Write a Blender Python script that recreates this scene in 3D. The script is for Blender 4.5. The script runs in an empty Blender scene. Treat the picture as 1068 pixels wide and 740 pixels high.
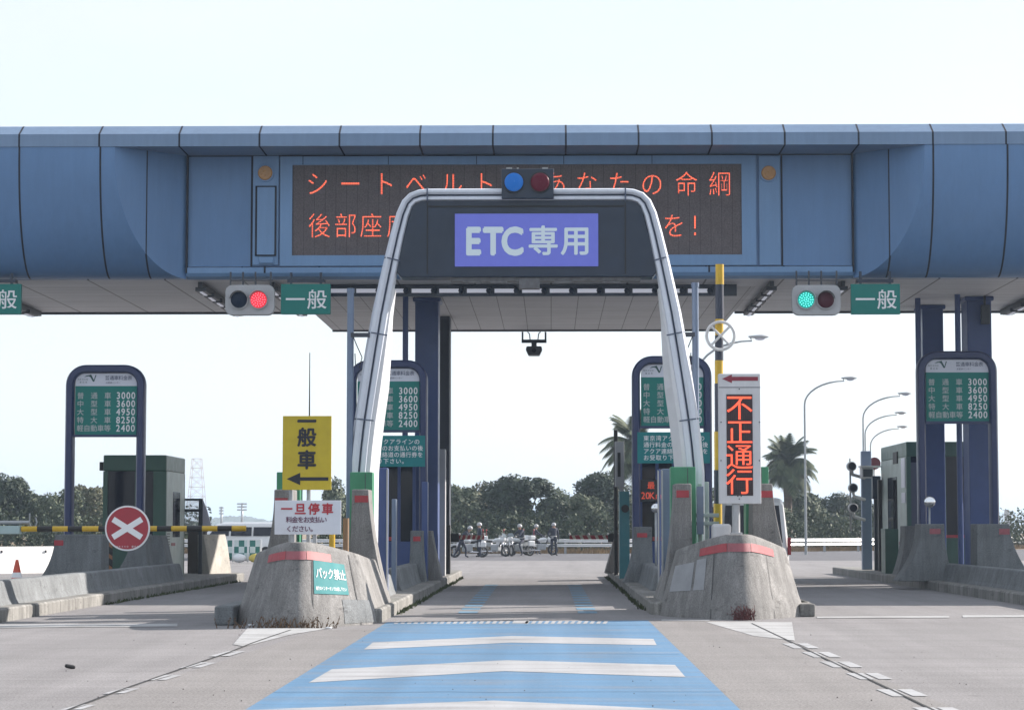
import bpy, bmesh, math, random
from mathutils import Vector, Matrix, Euler
random.seed(7)
R = math.radians
SC = bpy.context.scene
COL = SC.collection
# ------------------------------------------------------------------ camera
CAMH = 1.5
cd = bpy.data.cameras.new('camera'); cam = bpy.data.objects.new('camera', cd); COL.objects.link(cam)
cd.sensor_width = 36; cd.lens = 2400/1068*36; cd.clip_start = .1; cd.clip_end = 20000
PITCH = math.atan(180/2400); YAW = math.atan(41/2400)
cam.location = (0, 0, CAMH); cam.rotation_euler = (math.pi/2+PITCH, 0, YAW)
SC.camera = cam
CM = Euler((math.pi/2+PITCH, 0, YAW)).to_matrix()
# ------------------------------------------------------------------ light
SUN_AZ, SUN_EL = 62, 28
w = bpy.data.worlds.new('World'); SC.world = w; w.use_nodes = True
nt = w.node_tree; nt.nodes.clear()
sky = nt.nodes.new('ShaderNodeTexSky'); sky.sky_type = 'NISHITA'; sky.sun_disc = False
sky.sun_elevation = R(SUN_EL); sky.sun_rotation = R(SUN_AZ); sky.air_density = 1.0; sky.dust_density = 1.0; sky.ozone_density = 1.3
veil = nt.nodes.new('ShaderNodeMix'); veil.data_type = 'RGBA'          # thin bright cloud veil over the blue
wtc = nt.nodes.new('ShaderNodeTexCoord'); wmp = nt.nodes.new('ShaderNodeMapping'); wmp.inputs['Scale'].default_value = (1.2, 1.2, 5)
wns = nt.nodes.new('ShaderNodeTexNoise'); wns.inputs['Scale'].default_value = 2.5; wns.inputs['Detail'].default_value = 6
wmr = nt.nodes.new('ShaderNodeMapRange'); wmr.inputs[1].default_value = .3; wmr.inputs[2].default_value = .7; wmr.inputs[3].default_value = .62; wmr.inputs[4].default_value = .86
nt.links.new(wtc.outputs['Generated'], wmp.inputs[0]); nt.links.new(wmp.outputs[0], wns.inputs[0]); nt.links.new(wns.outputs['Fac'], wmr.inputs[0]); nt.links.new(wmr.outputs[0], veil.inputs[0])
veil.inputs[7].default_value = (4.0, 4.15, 4.4, 1); nt.links.new(sky.outputs[0], veil.inputs[6])
bg = nt.nodes.new('ShaderNodeBackground'); bg.inputs['Strength'].default_value = .12
wo = nt.nodes.new('ShaderNodeOutputWorld')
nt.links.new(veil.outputs[2], bg.inputs[0]); nt.links.new(bg.outputs[0], wo.inputs[0])
sl = bpy.data.lights.new('sun', 'SUN'); sl.energy = 5.0; sl.angle = R(.5); sl.color = (1, .915, .83)
so = bpy.data.objects.new('sun', sl); COL.objects.link(so)
sv = Vector((math.sin(R(SUN_AZ))*math.cos(R(SUN_EL)), math.cos(R(SUN_AZ))*math.cos(R(SUN_EL)), math.sin(R(SUN_EL))))
so.rotation_euler = sv.to_track_quat('Z', 'Y').to_euler(); so.location = sv*100
SC.view_settings.view_transform = 'Standard'; SC.view_settings.look = 'None'
SC.view_settings.gamma = 1; SC.view_settings.use_curve_mapping = False
SC.view_settings.exposure = 1.03
# ------------------------------------------------------------------ pixel helpers (photo pixels, 1068 wide)
def ray(px, py): return CM @ Vector(((px-534)/2400, -(py-370)/2400, -1))
def G(px, py, z=0):
    r = ray(px, py); t = (z-CAMH)/r.z; return Vector((r.x*t, r.y*t, z))
def P(px, py, Y):
    r = ray(px, py); t = Y/r.y; return Vector((r.x*t, Y, CAMH+r.z*t))
def zz(py, Y): return P(575, py, Y).z
def xx(px, py, Y): return P(px, py, Y).x
# ------------------------------------------------------------------ materials
MATS = {}; ALB = .74
def mat(name, col, rough=.6, metal=0, var=0, scale=3, bump=0, bscale=60, stain=0, fine=0, emit=None, estr=0, spec=.5, joints=None, coat=0, stretch=None, alpha=None):
    if name in MATS: return MATS[name]
    kf = .92 if min(col) > .55 else ALB; col = tuple(c*kf for c in col)
    m = bpy.data.materials.new(name); m.use_nodes = True; n = m.node_tree.nodes; L = m.node_tree.links
    b = n['Principled BSDF']; b.inputs['Roughness'].default_value = rough; b.inputs['Metallic'].default_value = metal
    b.inputs['Specular IOR Level'].default_value = spec
    b.inputs['Base Color'].default_value = (*col, 1)
    if coat: b.inputs['Coat Weight'].default_value = coat
    if alpha is not None: b.inputs['Alpha'].default_value = alpha
    tc = n.new('ShaderNodeTexCoord'); src = tc.outputs['Object']
    cur = None
    def noise(sc, det=4, vec=None, rg=.6):
        t = n.new('ShaderNodeTexNoise'); t.inputs['Scale'].default_value = sc; t.inputs['Detail'].default_value = det; t.inputs['Roughness'].default_value = rg
        L.new(vec or src, t.inputs['Vector']); return t.outputs['Fac']
    def mulcol(cur, fac, lo, hi, a=.3, bb=.7):
        mr = n.new('ShaderNodeMapRange'); mr.inputs[1].default_value = a; mr.inputs[2].default_value = bb; mr.inputs[3].default_value = lo; mr.inputs[4].default_value = hi
        L.new(fac, mr.inputs[0])
        mx = n.new('ShaderNodeMix'); mx.data_type = 'RGBA'; mx.blend_type = 'MULTIPLY'; mx.inputs[0].default_value = 1
        if cur is None: mx.inputs[6].default_value = (*col, 1)
        else: L.new(cur, mx.inputs[6])
        L.new(mr.outputs[0], mx.inputs[7]); return mx.outputs[2]
    if var:
        v = src
        if stretch:
            mp = n.new('ShaderNodeMapping'); mp.inputs['Scale'].default_value = stretch; L.new(src, mp.inputs[0]); v = mp.outputs[0]
        cur = mulcol(cur, noise(scale, 5, v), 1-var, 1+var)
    if stain:
        mp = n.new('ShaderNodeMapping'); mp.inputs['Scale'].default_value = (5, 5, .5); L.new(src, mp.inputs[0])
        cur = mulcol(cur, noise(1.3, 6, mp.outputs[0], .7), 1-stain, 1+stain*.4, .35, .62)
    if 'concrete' in name:
        mp = n.new('ShaderNodeMapping'); mp.inputs['Scale'].default_value = (1.2, 1.2, 3.5); L.new(src, mp.inputs[0])
        cur = mulcol(cur, noise(1.7, 8, mp.outputs[0], .75), .62, 1.0, .36, .42); cur = mulcol(cur, noise(.8, 7, None, .7), 1.0, 1.22, .58, .64)
    if fine: cur = mulcol(cur, noise(fine, 2), .75, 1.25, .3, .7)
    if joints:   # (axis, spacing, width)
        sp = n.new('ShaderNodeSeparateXYZ'); L.new(src, sp.inputs[0])
        for ax, spc, wd in joints:
            d = n.new('ShaderNodeMath'); d.operation = 'PINGPONG'; d.inputs[1].default_value = spc/2; L.new(sp.outputs[ax], d.inputs[0])
            c = n.new('ShaderNodeMath'); c.operation = 'GREATER_THAN'; c.inputs[1].default_value = wd/2; L.new(d.outputs[0], c.inputs[0])
            cur = mulcol(cur, c.outputs[0], .3, 1, 0, 1)
    if cur is not None: L.new(cur, b.inputs['Base Color'])
    if var or stain:
        mr = n.new('ShaderNodeMapRange'); mr.inputs[3].default_value = max(0, rough-.12); mr.inputs[4].default_value = min(1, rough+.12)
        L.new(noise(scale*1.7, 3), mr.inputs[0]); L.new(mr.outputs[0], b.inputs['Roughness'])
    if bump:
        bm = n.new('ShaderNodeBump'); bm.inputs['Strength'].default_value = bump; bm.inputs['Distance'].default_value = .02
        L.new(noise(bscale, 4), bm.inputs['Height']); L.new(bm.outputs[0], b.inputs['Normal'])
    if emit: b.inputs['Emission Color'].default_value = (*emit, 1); b.inputs['Emission Strength'].default_value = estr
    MATS[name] = m; return m
def led(name, col, stren, pitch, off=(.05, .03, .03)):
    m = bpy.data.materials.new(name); m.use_nodes = True; n = m.node_tree.nodes; L = m.node_tree.links
    b = n['Principled BSDF']; b.inputs['Base Color'].default_value = (*off, 1); b.inputs['Roughness'].default_value = .5
    tc = n.new('ShaderNodeTexCoord'); sp = n.new('ShaderNodeSeparateXYZ'); L.new(tc.outputs['Object'], sp.inputs[0])
    o = []
    for ax in (0, 2):
        d = n.new('ShaderNodeMath'); d.operation = 'PINGPONG'; d.inputs[1].default_value = pitch/2; L.new(sp.outputs[ax], d.inputs[0])
        q = n.new('ShaderNodeMath'); q.operation = 'DIVIDE'; q.inputs[1].default_value = pitch/2; L.new(d.outputs[0], q.inputs[0])
        s = n.new('ShaderNodeMath'); s.operation = 'POWER'; s.inputs[1].default_value = 2; L.new(q.outputs[0], s.inputs[0]); o.append(s)
    a = n.new('ShaderNodeMath'); a.operation = 'ADD'; L.new(o[0].outputs[0], a.inputs[0]); L.new(o[1].outputs[0], a.inputs[1])
    mr = n.new('ShaderNodeMapRange'); mr.inputs[1].default_value = .5; mr.inputs[2].default_value = 1.0; mr.inputs[3].default_value = stren; mr.inputs[4].default_value = stren*.12
    L.new(a.outputs[0], mr.inputs[0]); L.new(mr.outputs[0], b.inputs['Emission Strength']); b.inputs['Emission Color'].default_value = (*col, 1)
    MATS[name] = m; return m
PANEL = mat('blue_panel', (.125, .262, .50), .42, .0, var=.07, scale=.35, stain=.06, bump=.03, bscale=3)
PANEL2 = mat('blue_panel_light', (.18, .34, .59), .42, 0, var=.06, scale=.5, stain=.06)
JOINT = mat('joint', (.012, .018, .035), .8)
CAPM = mat('cap_panel', (.20, .31, .48), .38, .1, var=.06, scale=.4, stain=.08)
SOFF = mat('soffit_metal', (.56, .57, .60), .6, 0, var=.12, scale=.9, stretch=(.3, 2.5, 1), joints=[(0, 1.9, .05), (1, 1.5, .02)])
SOFFC = mat('soffit_metal_fine', (.52, .53, .56), .6, 0, var=.12, scale=.9, stretch=(.3, 2.5, 1), joints=[(0, .72, .022), (1, 1.5, .018)])
NAVY = mat('navy_paint', (.044, .084, .25), .4, 0, var=.12, scale=1.5)
SIGNBLUE = mat('sign_frame_blue', (.016, .032, .12), .35, 0, var=.08, scale=2)
CONC = mat('concrete', (.255, .25, .245), .85, 0, var=.2, scale=1.6, stain=.3, fine=45, bump=.35, bscale=40)
CONCD = mat('concrete_grimy', (.195, .21, .22), .85, 0, var=.2, scale=1.2, stain=.22, fine=40, bump=.35, bscale=40)
KERB = mat('kerb_concrete', (.27, .265, .25), .85, 0, var=.28, scale=1.3, stain=.35, fine=45, bump=.3, bscale=40, joints=[(1, 2.0, .03)])
PATCH = mat('mortar_patch', (.36, .37, .39), .8, 0, var=.12, scale=3)
RED = mat('red_reflector', (.42, .035, .05), .45, 0, var=.15, scale=8)
REDW = mat('red_reflector_worn', (.38, .11, .13), .6, 0, var=.15, scale=8)
TEAL = mat('teal_sign', (.018, .235, .205), .55, 0, spec=.25, var=.05, scale=2)
TEAL2 = mat('teal_notice', (.022, .245, .26), .6, 0, spec=.2, var=.08, scale=3)
WHITE = mat('white_lettering', (.78, .80, .82), .5)
HEAD = mat('sign_header_white', (.62, .64, .72), .5)
LGREY = mat('light_grey_paint', (.50, .51, .53), .5, 0, var=.08, scale=3)
SILVER = mat('silver_arch', (.64, .68, .76), .4, .15, var=.05, scale=1, stain=.06)
SILVERD = mat('arch_groove', (.09, .12, .19), .6)
DARK = mat('dark_box', (.009, .024, .055), .35, 0, var=.15, scale=2)
BLACK = mat('black_rubber', (.012, .012, .014), .6)
INK = mat('dark_ink', (.01, .012, .025), .6)
YEL = mat('yellow_sign', (.62, .47, .015), .5, 0, var=.08, scale=4)
YELP = mat('yellow_paint', (.66, .42, .02), .45, 0, var=.1, scale=6)
GREEN = mat('green_cabinet_paint', (.05, .29, .15), .5, 0, var=.12, scale=3, stain=.1)
DGREEN = mat('booth_green', (.040, .115, .085), .4, 0, var=.12, scale=2, stain=.1)
BOOTHS = mat('booth_steel', (.42, .50, .47), .4, .1, var=.15, scale=2, stain=.12)
GLASS = mat('dark_glass', (.014, .016, .03), .08, 0, spec=.28)
PANE = mat('pale_pane', (.62, .62, .72), .3)
GALV = mat('galvanised', (.42, .44, .46), .45, .6, var=.1, scale=6)
POSTB = mat('post_blue_grey', (.19, .25, .36), .4, .2, var=.08, scale=3)
REDTXT = mat('red_lettering', (.55, .03, .05), .5)
ORANGE = mat('orange_cone', (.72, .09, .04), .5)
TYRE = mat('tyre', (.02, .02, .022), .8)
CHROME = mat('chrome', (.6, .6, .62), .2, 1)
BIKEW = mat('bike_white', (.66, .68, .70), .3, 0, coat=.4)
CARW = mat('white_car_paint', (.78, .79, .80), .25, 0, coat=.6)
PLASTW = mat('white_wall_paint', (.88, .87, .84), .6, 0, var=.04, scale=2)
SKINM = mat('skin', (.45, .26, .18), .6)
UNI = mat('uniform_navy', (.018, .024, .05), .8, 0, var=.2, scale=12)
GLOVE = mat('white_glove', (.5, .5, .5), .7)
TAIL = mat('tail_lamp_red', (.35, .01, .02), .25)
# ------------------------------------------------------------------ text glyphs
_tc = bpy.data.curves.new('glyph', 'FONT'); _to = bpy.data.objects.new('glyph', _tc); COL.objects.link(_to)
_gc = {}
def glyph(ch, off):
    k = (ch, off)
    if k not in _gc:
        _tc.body = ch; _tc.offset = off; _tc.resolution_u = 4
        me = bpy.data.meshes.new_from_object(_to.evaluated_get(bpy.context.evaluated_depsgraph_get()))
        vs = [(v.co.x, v.co.y) for v in me.vertices]; fs = [tuple(p.vertices) for p in me.polygons]
        if ord(ch) < 256 and vs:
            a = min(v[0] for v in vs); b = max(v[0] for v in vs); vs = [(v[0]-(a+b)/2, v[1]-.34) for v in vs]
        else: vs = [(v[0]-.5, v[1]-.38) for v in vs]
        _gc[k] = (vs, fs); bpy.data.meshes.remove(me)
    return _gc[k]
# ------------------------------------------------------------------ mesh builder
class MB:
    def __init__(s): s.v = []; s.f = []; s.m = []; s.s = []
    def add(s, vs, fs, mi=0, smooth=False):
        o = len(s.v); s.v += [Vector(v) for v in vs]
        for f in fs: s.f.append([o+i for i in f]); s.m.append(mi); s.s.append(smooth)
        return s
    def box(s, x0, x1, y0, y1, z0, z1, mi=0):
        vs = [(x, y, z) for x in (x0, x1) for y in (y0, y1) for z in (z0, z1)]
        return s.add(vs, [(0, 1, 3, 2), (4, 6, 7, 5), (0, 4, 5, 1), (2, 3, 7, 6), (0, 2, 6, 4), (1, 5, 7, 3)], mi)
    def obox(s, c, size, rot=(0, 0, 0), mi=0):
        M = Euler(rot).to_matrix(); c = Vector(c)
        vs = [c+M@Vector((a*size[0]/2, b*size[1]/2, d*size[2]/2)) for a in (-1, 1) for b in (-1, 1) for d in (-1, 1)]
        return s.add(vs, [(0, 1, 3, 2), (4, 6, 7, 5), (0, 4, 5, 1), (2, 3, 7, 6), (0, 2, 6, 4), (1, 5, 7, 3)], mi)
    def poly(s, pts, mi=0): return s.add(pts, [tuple(range(len(pts)))], mi)
    def prism(s, pts, ax, a, b, mi=0, smooth=False):     # pts 2-D in the other two axes (x,z for 'y'; y,z for 'x'; x,y for 'z')
        def mk(p, t): return {'y': (p[0], t, p[1]), 'x': (t, p[0], p[1]), 'z': (p[0], p[1], t)}[ax]
        n = len(pts); vs = [mk(p, a) for p in pts]+[mk(p, b) for p in pts]
        s.add(vs, [tuple(range(n)), tuple(range(2*n-1, n-1, -1))], mi)
        o = len(s.v)-2*n
        for i in range(n):
            j = (i+1) % n; s.f.append([o+i, o+j, o+n+j, o+n+i]); s.m.append(mi); s.s.append(smooth)
        return s
    def loft(s, rings, mi=0, closed=True, caps=True, smooth=True):
        o = len(s.v); n = len(rings[0])
        for r in rings: s.v += [Vector(p) for p in r]
        for k in range(len(rings)-1):
            for i in range(n if closed else n-1):
                j = (i+1) % n; s.f.append([o+k*n+i, o+k*n+j, o+(k+1)*n+j, o+(k+1)*n+i]); s.m.append(mi); s.s.append(smooth)
        if caps:
            s.f.append([o+i for i in range(n)][::-1]); s.m.append(mi); s.s.append(False)
            s.f.append([o+(len(rings)-1)*n+i for i in range(n)]); s.m.append(mi); s.s.append(False)
        return s
    def tube(s, pts, r, n=10, mi=0, caps=True, closed=False):
        pts = [Vector(p) for p in pts]; rs = r if isinstance(r, (list, tuple)) else [r]*len(pts); rings = []
        up = None
        for i, p in enumerate(pts):
            a = pts[i-1] if (i > 0 or closed) else p; b = pts[(i+1) % len(pts)] if (i < len(pts)-1 or closed) else p
            t = (b-a).normalized()
            if up is None: up = Vector((0, 0, 1)) if abs(t.z) < .9 else Vector((1, 0, 0))
            x = t.cross(up).normalized(); y = x.cross(t).normalized(); up = y
            rings.append([p+rs[i]*(x*math.cos(q*2*math.pi/n)+y*math.sin(q*2*math.pi/n)) for q in range(n)])
        if closed: rings.append(rings[0])
        return s.loft(rings, mi, True, caps and not closed)
    def disc(s, c, r, n=24, ax='y', t=.02, mi=0, r2=None):
        pts = [(math.cos(q*2*math.pi/n), math.sin(q*2*math.pi/n)) for q in range(n)]; r2 = r if r2 is None else r2; c = Vector(c)
        def e(p, rr, d):
            if ax == 'y': return c+Vector((p[0]*rr, d, p[1]*rr))
            if ax == 'x': return c+Vector((d, p[0]*rr, p[1]*rr))
            return c+Vector((p[0]*rr, p[1]*rr, d))
        return s.loft([[e(p, r2, -t/2) for p in pts], [e(p, r, t/2) for p in pts]], mi)
    def sphere(s, c, r, n=12, mi=0, sc=(1, 1, 1), z0=-1, z1=1):
        c = Vector(c); rings = []
        a0 = math.asin(z0); a1 = math.asin(z1)
        for k in range(n//2+1):
            a = a0+(a1-a0)*k/(n//2); a = max(-1.5, min(1.5, a))
            rings.append([c+Vector((r*math.cos(a)*math.cos(q*2*math.pi/n)*sc[0], r*math.cos(a)*math.sin(q*2*math.pi/n)*sc[1], r*math.sin(a)*sc[2])) for q in range(n)])
        return s.loft(rings, mi)
    def text(s, items, size, org, ux=Vector((1, 0, 0)), uz=Vector((0, 0, 1)), off=0, sx=1, mi=0, warp=None):   # items: (char, a, b) along ux, uz
        for ch, a, b in items:
            if ch in ' \u3000': continue
            vs0, fs = glyph(ch, 0 if off > .01 else off); nn = ux.cross(uz).normalized()
            sh = [(0, 0)] if off <= .01 else [(0, 0), (off, 0), (-off, 0), (0, off), (0, -off), (off*.7, off*.7), (-off*.7, -off*.7)]
            for qi, (dx, dy) in enumerate(sh):
              vs = [(v[0]+dx, v[1]+dy) for v in vs0]; nz = nn*(.0008*qi)
              s.add([(warp(a+v[0]*size*sx, b+v[1]*size, .014+.0006*qi) if warp else org+nz+ux*(a+v[0]*size*sx)+uz*(b+v[1]*size)) for v in vs], fs, mi)
        return s
    def build(s, name, mats, parent=None, origin=None, bev=0, sharp=40):
        base = wloc(parent) if parent else Vector(origin or (0, 0, 0))
        me = bpy.data.meshes.new(name); me.from_pydata([v-base for v in s.v], [], s.f)
        for m in (mats if isinstance(mats, list) else [mats]): me.materials.append(m)
        for p, mi, sm in zip(me.polygons, s.m, s.s): p.material_index = mi; p.use_smooth = sm
        bm = bmesh.new(); bm.from_mesh(me); bmesh.ops.recalc_face_normals(bm, faces=bm.faces)
        for e in bm.edges:
            if len(e.link_faces) == 2 and e.calc_face_angle(0) > R(sharp): e.smooth = False
        bm.to_mesh(me); bm.free()
        o = bpy.data.objects.new(name, me); COL.objects.link(o)
        if parent: o.parent = parent
        else: o.location = base
        if bev:
            b = o.modifiers.new('bevel', 'BEVEL'); b.width = bev; b.segments = 2; b.limit_method = 'ANGLE'; b.angle_limit = R(40)
        return o
def wloc(o):
    v = Vector((0, 0, 0))
    while o: v += o.location; o = o.parent
    return v
def tag(o, label=None, cat=None, group=None, kind=None):
    if label: o['label'] = label
    if cat: o['category'] = cat
    if group: o['group'] = group
    if kind: o['kind'] = kind
    return o
def thing(name, label, cat, loc=(0, 0, 0), group=None):
    o = bpy.data.objects.new(name, None); COL.objects.link(o); o.location = loc; o.empty_display_size = .3
    return tag(o, label, cat, group)
def copy_tree(o, parent=None):
    c = o.copy(); COL.objects.link(c)
    if parent: c.parent = parent
    for ch in list(o.children): copy_tree(ch, c)
    return c
def struct(name, mb, m, **k): return tag(mb.build(name, m, **k), kind='structure')
def arrow(mb, x0, x1, zc, y, head, hh, sh, mi=0):      # arrow pointing to x0
    mb.poly([(x0, y, zc), (x0+head, y, zc+hh), (x0+head, y, zc+sh), (x1, y, zc+sh), (x1, y, zc-sh), (x0+head, y, zc-sh), (x0+head, y, zc-hh)], mi)
def row(s, x0, pitch, b): return [(c, x0+i*pitch, b) for i, c in enumerate(s)]
# ================================================================== GROUND
def asphalt(name, col, streak=.1, lines=True):
    col = tuple(c*ALB for c in col)
    m = bpy.data.materials.new(name); m.use_nodes = True; n = m.node_tree.nodes; L = m.node_tree.links
    b = n['Principled BSDF']; b.inputs['Roughness'].default_value = .9; b.inputs['Specular IOR Level'].default_value = .25
    tc = n.new('ShaderNodeTexCoord'); src = tc.outputs['Object']; cur = None
    def layer(cur, scale, det, lo, hi, st=None, a=.3, bb=.7, rg=.6):
        v = src
        if st:
            mp = n.new('ShaderNodeMapping'); mp.inputs['Scale'].default_value = st; L.new(src, mp.inputs[0]); v = mp.outputs[0]
        t = n.new('ShaderNodeTexNoise'); t.inputs['Scale'].default_value = scale; t.inputs['Detail'].default_value = det; t.inputs['Roughness'].default_value = rg; L.new(v, t.inputs[0])
        mr = n.new('ShaderNodeMapRange'); mr.inputs[1].default_value = a; mr.inputs[2].default_value = bb; mr.inputs[3].default_value = lo; mr.inputs[4].default_value = hi; L.new(t.outputs['Fac'], mr.inputs[0])
        mx = n.new('ShaderNodeMix'); mx.data_type = 'RGBA'; mx.blend_type = 'MULTIPLY'; mx.inputs[0].default_value = 1
        if cur is None: mx.inputs[6].default_value = (*col, 1)
        else: L.new(cur, mx.inputs[6])
        L.new(mr.outputs[0], mx.inputs[7]); return mx.outputs[2]
    cur = layer(cur, 42, 3, .62, 1.38, None, .35, .65, .8)
    cur = layer(cur, .35, 5, 1-streak, 1+streak)
    cur = layer(cur, .6, 5, 1-streak, 1+streak, (3, .12, 1))
    cur = layer(cur, 1.0, 6, 1-streak, 1+streak*.8, (.15, 3.2, 1))
    cur = layer(cur, 3.0, 6, .80, 1.0, None, .28, .38)
    L.new(cur, b.inputs['Base Color'])
    bm = n.new('ShaderNodeBump'); bm.inputs['Strength'].default_value = .5; bm.inputs['Distance'].default_value = .012
    t = n.new('ShaderNodeTexNoise'); t.inputs['Scale'].default_value = 90; L.new(src, t.inputs[0]); L.new(t.outputs[0], bm.inputs['Height']); L.new(bm.outputs[0], b.inputs['Normal'])
    MATS[name] = m; return m
A1 = asphalt('plaza_asphalt', (.282, .274, .280), .10)
A2 = asphalt('lane_asphalt', (.275, .264, .262), .08)
A3 = asphalt('far_asphalt', (.15, .15, .165), .08)
def paint(name, col, under=(.24, .235, .235), wear=.35):
    col = tuple(c*ALB for c in col); under = tuple(c*ALB for c in under)
    m = bpy.data.materials.new(name); m.use_nodes = True; n = m.node_tree.nodes; L = m.node_tree.links
    b = n['Principled BSDF']; b.inputs['Roughness'].default_value = .75
    tc = n.new('ShaderNodeTexCoord'); 
    t = n.new('ShaderNodeTexNoise'); t.inputs['Scale'].default_value = 30; t.inputs['Detail'].default_value = 6; t.inputs['Roughness'].default_value = .75; L.new(tc.outputs['Object'], t.inputs[0])
    t2 = n.new('ShaderNodeTexNoise'); t2.inputs['Scale'].default_value = 1.1; t2.inputs['Detail'].default_value = 6
    mp = n.new('ShaderNodeMapping'); mp.inputs['Scale'].default_value = (.6, 2.2, 1); L.new(tc.outputs['Object'], mp.inputs[0]); L.new(mp.outputs[0], t2.inputs[0])
    a = n.new('ShaderNodeMath'); a.operation = 'ADD'; L.new(t.outputs[0], a.inputs[0]); L.new(t2.outputs[0], a.inputs[1])
    mr = n.new('ShaderNodeMapRange'); mr.inputs[1].default_value = 1.0; mr.inputs[2].default_value = 1.35; mr.inputs[3].default_value = 0; mr.inputs[4].default_value = wear*1.6; L.new(a.outputs[0], mr.inputs[0])
    mx = n.new('ShaderNodeMix'); mx.data_type = 'RGBA'; mx.inputs[6].default_value = (*col, 1); mx.inputs[7].default_value = (*under, 1); L.new(mr.outputs[0], mx.inputs[0])
    mr2 = n.new('ShaderNodeMapRange'); mr2.inputs[1].default_value = .3; mr2.inputs[2].default_value = .7; mr2.inputs[3].default_value = .85; mr2.inputs[4].default_value = 1.15; L.new(t.outputs[0], mr2.inputs[0])
    m2 = n.new('ShaderNodeMix'); m2.data_type = 'RGBA'; m2.blend_type = 'MULTIPLY'; m2.inputs[0].default_value = 1; L.new(mx.outputs[2], m2.inputs[6]); L.new(mr2.outputs[0], m2.inputs[7])
    t3 = n.new('ShaderNodeTexNoise'); t3.inputs['Scale'].default_value = 1.0; t3.inputs['Detail'].default_value = 5; mp3 = n.new('ShaderNodeMapping'); mp3.inputs['Scale'].default_value = (1.6, .05, 1); L.new(tc.outputs['Object'], mp3.inputs[0]); L.new(mp3.outputs[0], t3.inputs[0])
    t4 = n.new('ShaderNodeTexNoise'); t4.inputs['Scale'].default_value = 1.0; t4.inputs['Detail'].default_value = 6; mp4 = n.new('ShaderNodeMapping'); mp4.inputs['Scale'].default_value = (.3, 5, 1); L.new(tc.outputs['Object'], mp4.inputs[0]); L.new(mp4.outputs[0], t4.inputs[0])
    cur = m2.outputs[2]
    for tt, lo in ((t3, .86), (t4, .90)):
        mr3 = n.new('ShaderNodeMapRange'); mr3.inputs[1].default_value = .35; mr3.inputs[2].default_value = .6; mr3.inputs[3].default_value = lo; mr3.inputs[4].default_value = 1.05; L.new(tt.outputs[0], mr3.inputs[0])
        m3 = n.new('ShaderNodeMix'); m3.data_type = 'RGBA'; m3.blend_type = 'MULTIPLY'; m3.inputs[0].default_value = 1; L.new(cur, m3.inputs[6]); L.new(mr3.outputs[0], m3.inputs[7]); cur = m3.outputs[2]
    L.new(cur, b.inputs['Base Color']); MATS[name] = m; return m
PBLUE = paint('blue_road_paint', (.095, .235, .405), wear=.5); PWHITE = paint('white_road_paint', (.45, .46, .48), wear=.6); PFADE = paint('faded_white_paint', (.48, .49, .50), wear=.8)
PBLUE2 = paint('faded_blue_paint', (.14, .30, .44), wear=.7)
TERR = mat('terrain_earth', (.10, .10, .07), .95, 0, var=.3, scale=.05)
GRASSD = mat('dry_grass', (.27, .19, .11), .95, 0, var=.35, scale=.5, fine=6)
struct('terrain', MB().poly([(-9000, -500, -.25), (9000, -500, -.25), (9000, 12000, -.25), (-9000, 12000, -.25)]), TERR)
struct('road', MB().poly([(-90, -30, 0), (90, -30, 0), (90, 240, 0), (-90, 240, 0)]), A1)
def sheet(name, pts, m, z): return struct(name, MB().poly([(p.x, p.y, z) for p in pts]), m)
struct('access_road', MB().poly([(-90, 104, .004), (90, 108, .004), (90, 240, .004), (-90, 240, .004)]), A3)
# lane with slightly different surfacing in front of the islands
sheet('lane_surface', [G(330, 657), G(68, 741.5), Vector((-9, -5, 0)), Vector((9, -5, 0)), G(1003, 741.5), G(775, 648), G(690, 646)], A2, .0025)
# markings
def mark(name, m, polys, z=.005):
    mb = MB()
    for pl in polys: mb.poly([(p.x, p.y, z) for p in [G(a, b) if not isinstance(a, Vector) else a for a, b in pl]])
    return struct(name, mb, m)
bl0 = G(404, 648.5); bl1 = G(256, 740); br0 = G(676, 646.8); br1 = G(772, 740)
def ext(a, b, Y): t = (Y-a.y)/(b.y-a.y); return a+(b-a)*t
struct('blue_lane_marking', MB().poly([(p.x, p.y, .005) for p in (bl0, ext(bl0, bl1, 2), ext(br0, br1, 2), br0)]), PBLUE)
mark('white_chevron_marking', PWHITE, [
    [(389, 670), (379.4, 677.4), (533.5, 670.2), (685, 672.8), (681.5, 666.3), (533.5, 663.2)],
    [(346, 698), (322, 712), (526, 700), (715, 706.3), (704, 693.5), (529, 688.6)],
    [(250, 741), (170, 775), (505, 748), (775, 756), (725, 741), (515, 730.8)]], .008)
dash = []
for i in range(33):
    x0 = 413+i*6.8
    if 536 < x0+3 < 548: continue
    dash.append([(x0, 647.6), (x0-2.4, 650.4), (x0+1.6, 650.4), (x0+3.9, 647.6)])
dash.append([(536, 647), (534, 650), (550, 650), (552, 647)])
mark('dotted_white_line', PWHITE, dash, .008)
dl = []
for (a, b, n) in (((513, 609.5), (486, 641), 12), ((599, 609.5), (614, 641), 12)):
    A, B = G(*a), G(*b)
    for i in range(n):
        p = A.lerp(B, i/n); q = A.lerp(B, (i+.55)/n)
        dl.append([(Vector((p.x-.17, p.y, 0)), 0), (Vector((q.x-.17, q.y, 0)), 0), (Vector((q.x+.17, q.y, 0)), 0), (Vector((p.x+.17, p.y, 0)), 0)])
mark('broken_blue_guide_line', PBLUE2, dl)
tri = [[(258, 655), (243, 672), (255, 674), (302, 662), (343, 655)], [(736, 648.5), (786, 663), (829, 668), (826, 648.5)]]
ld = []
LA = [G(255, 674), G(195, 696), G(70, 737)]; 
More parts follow.
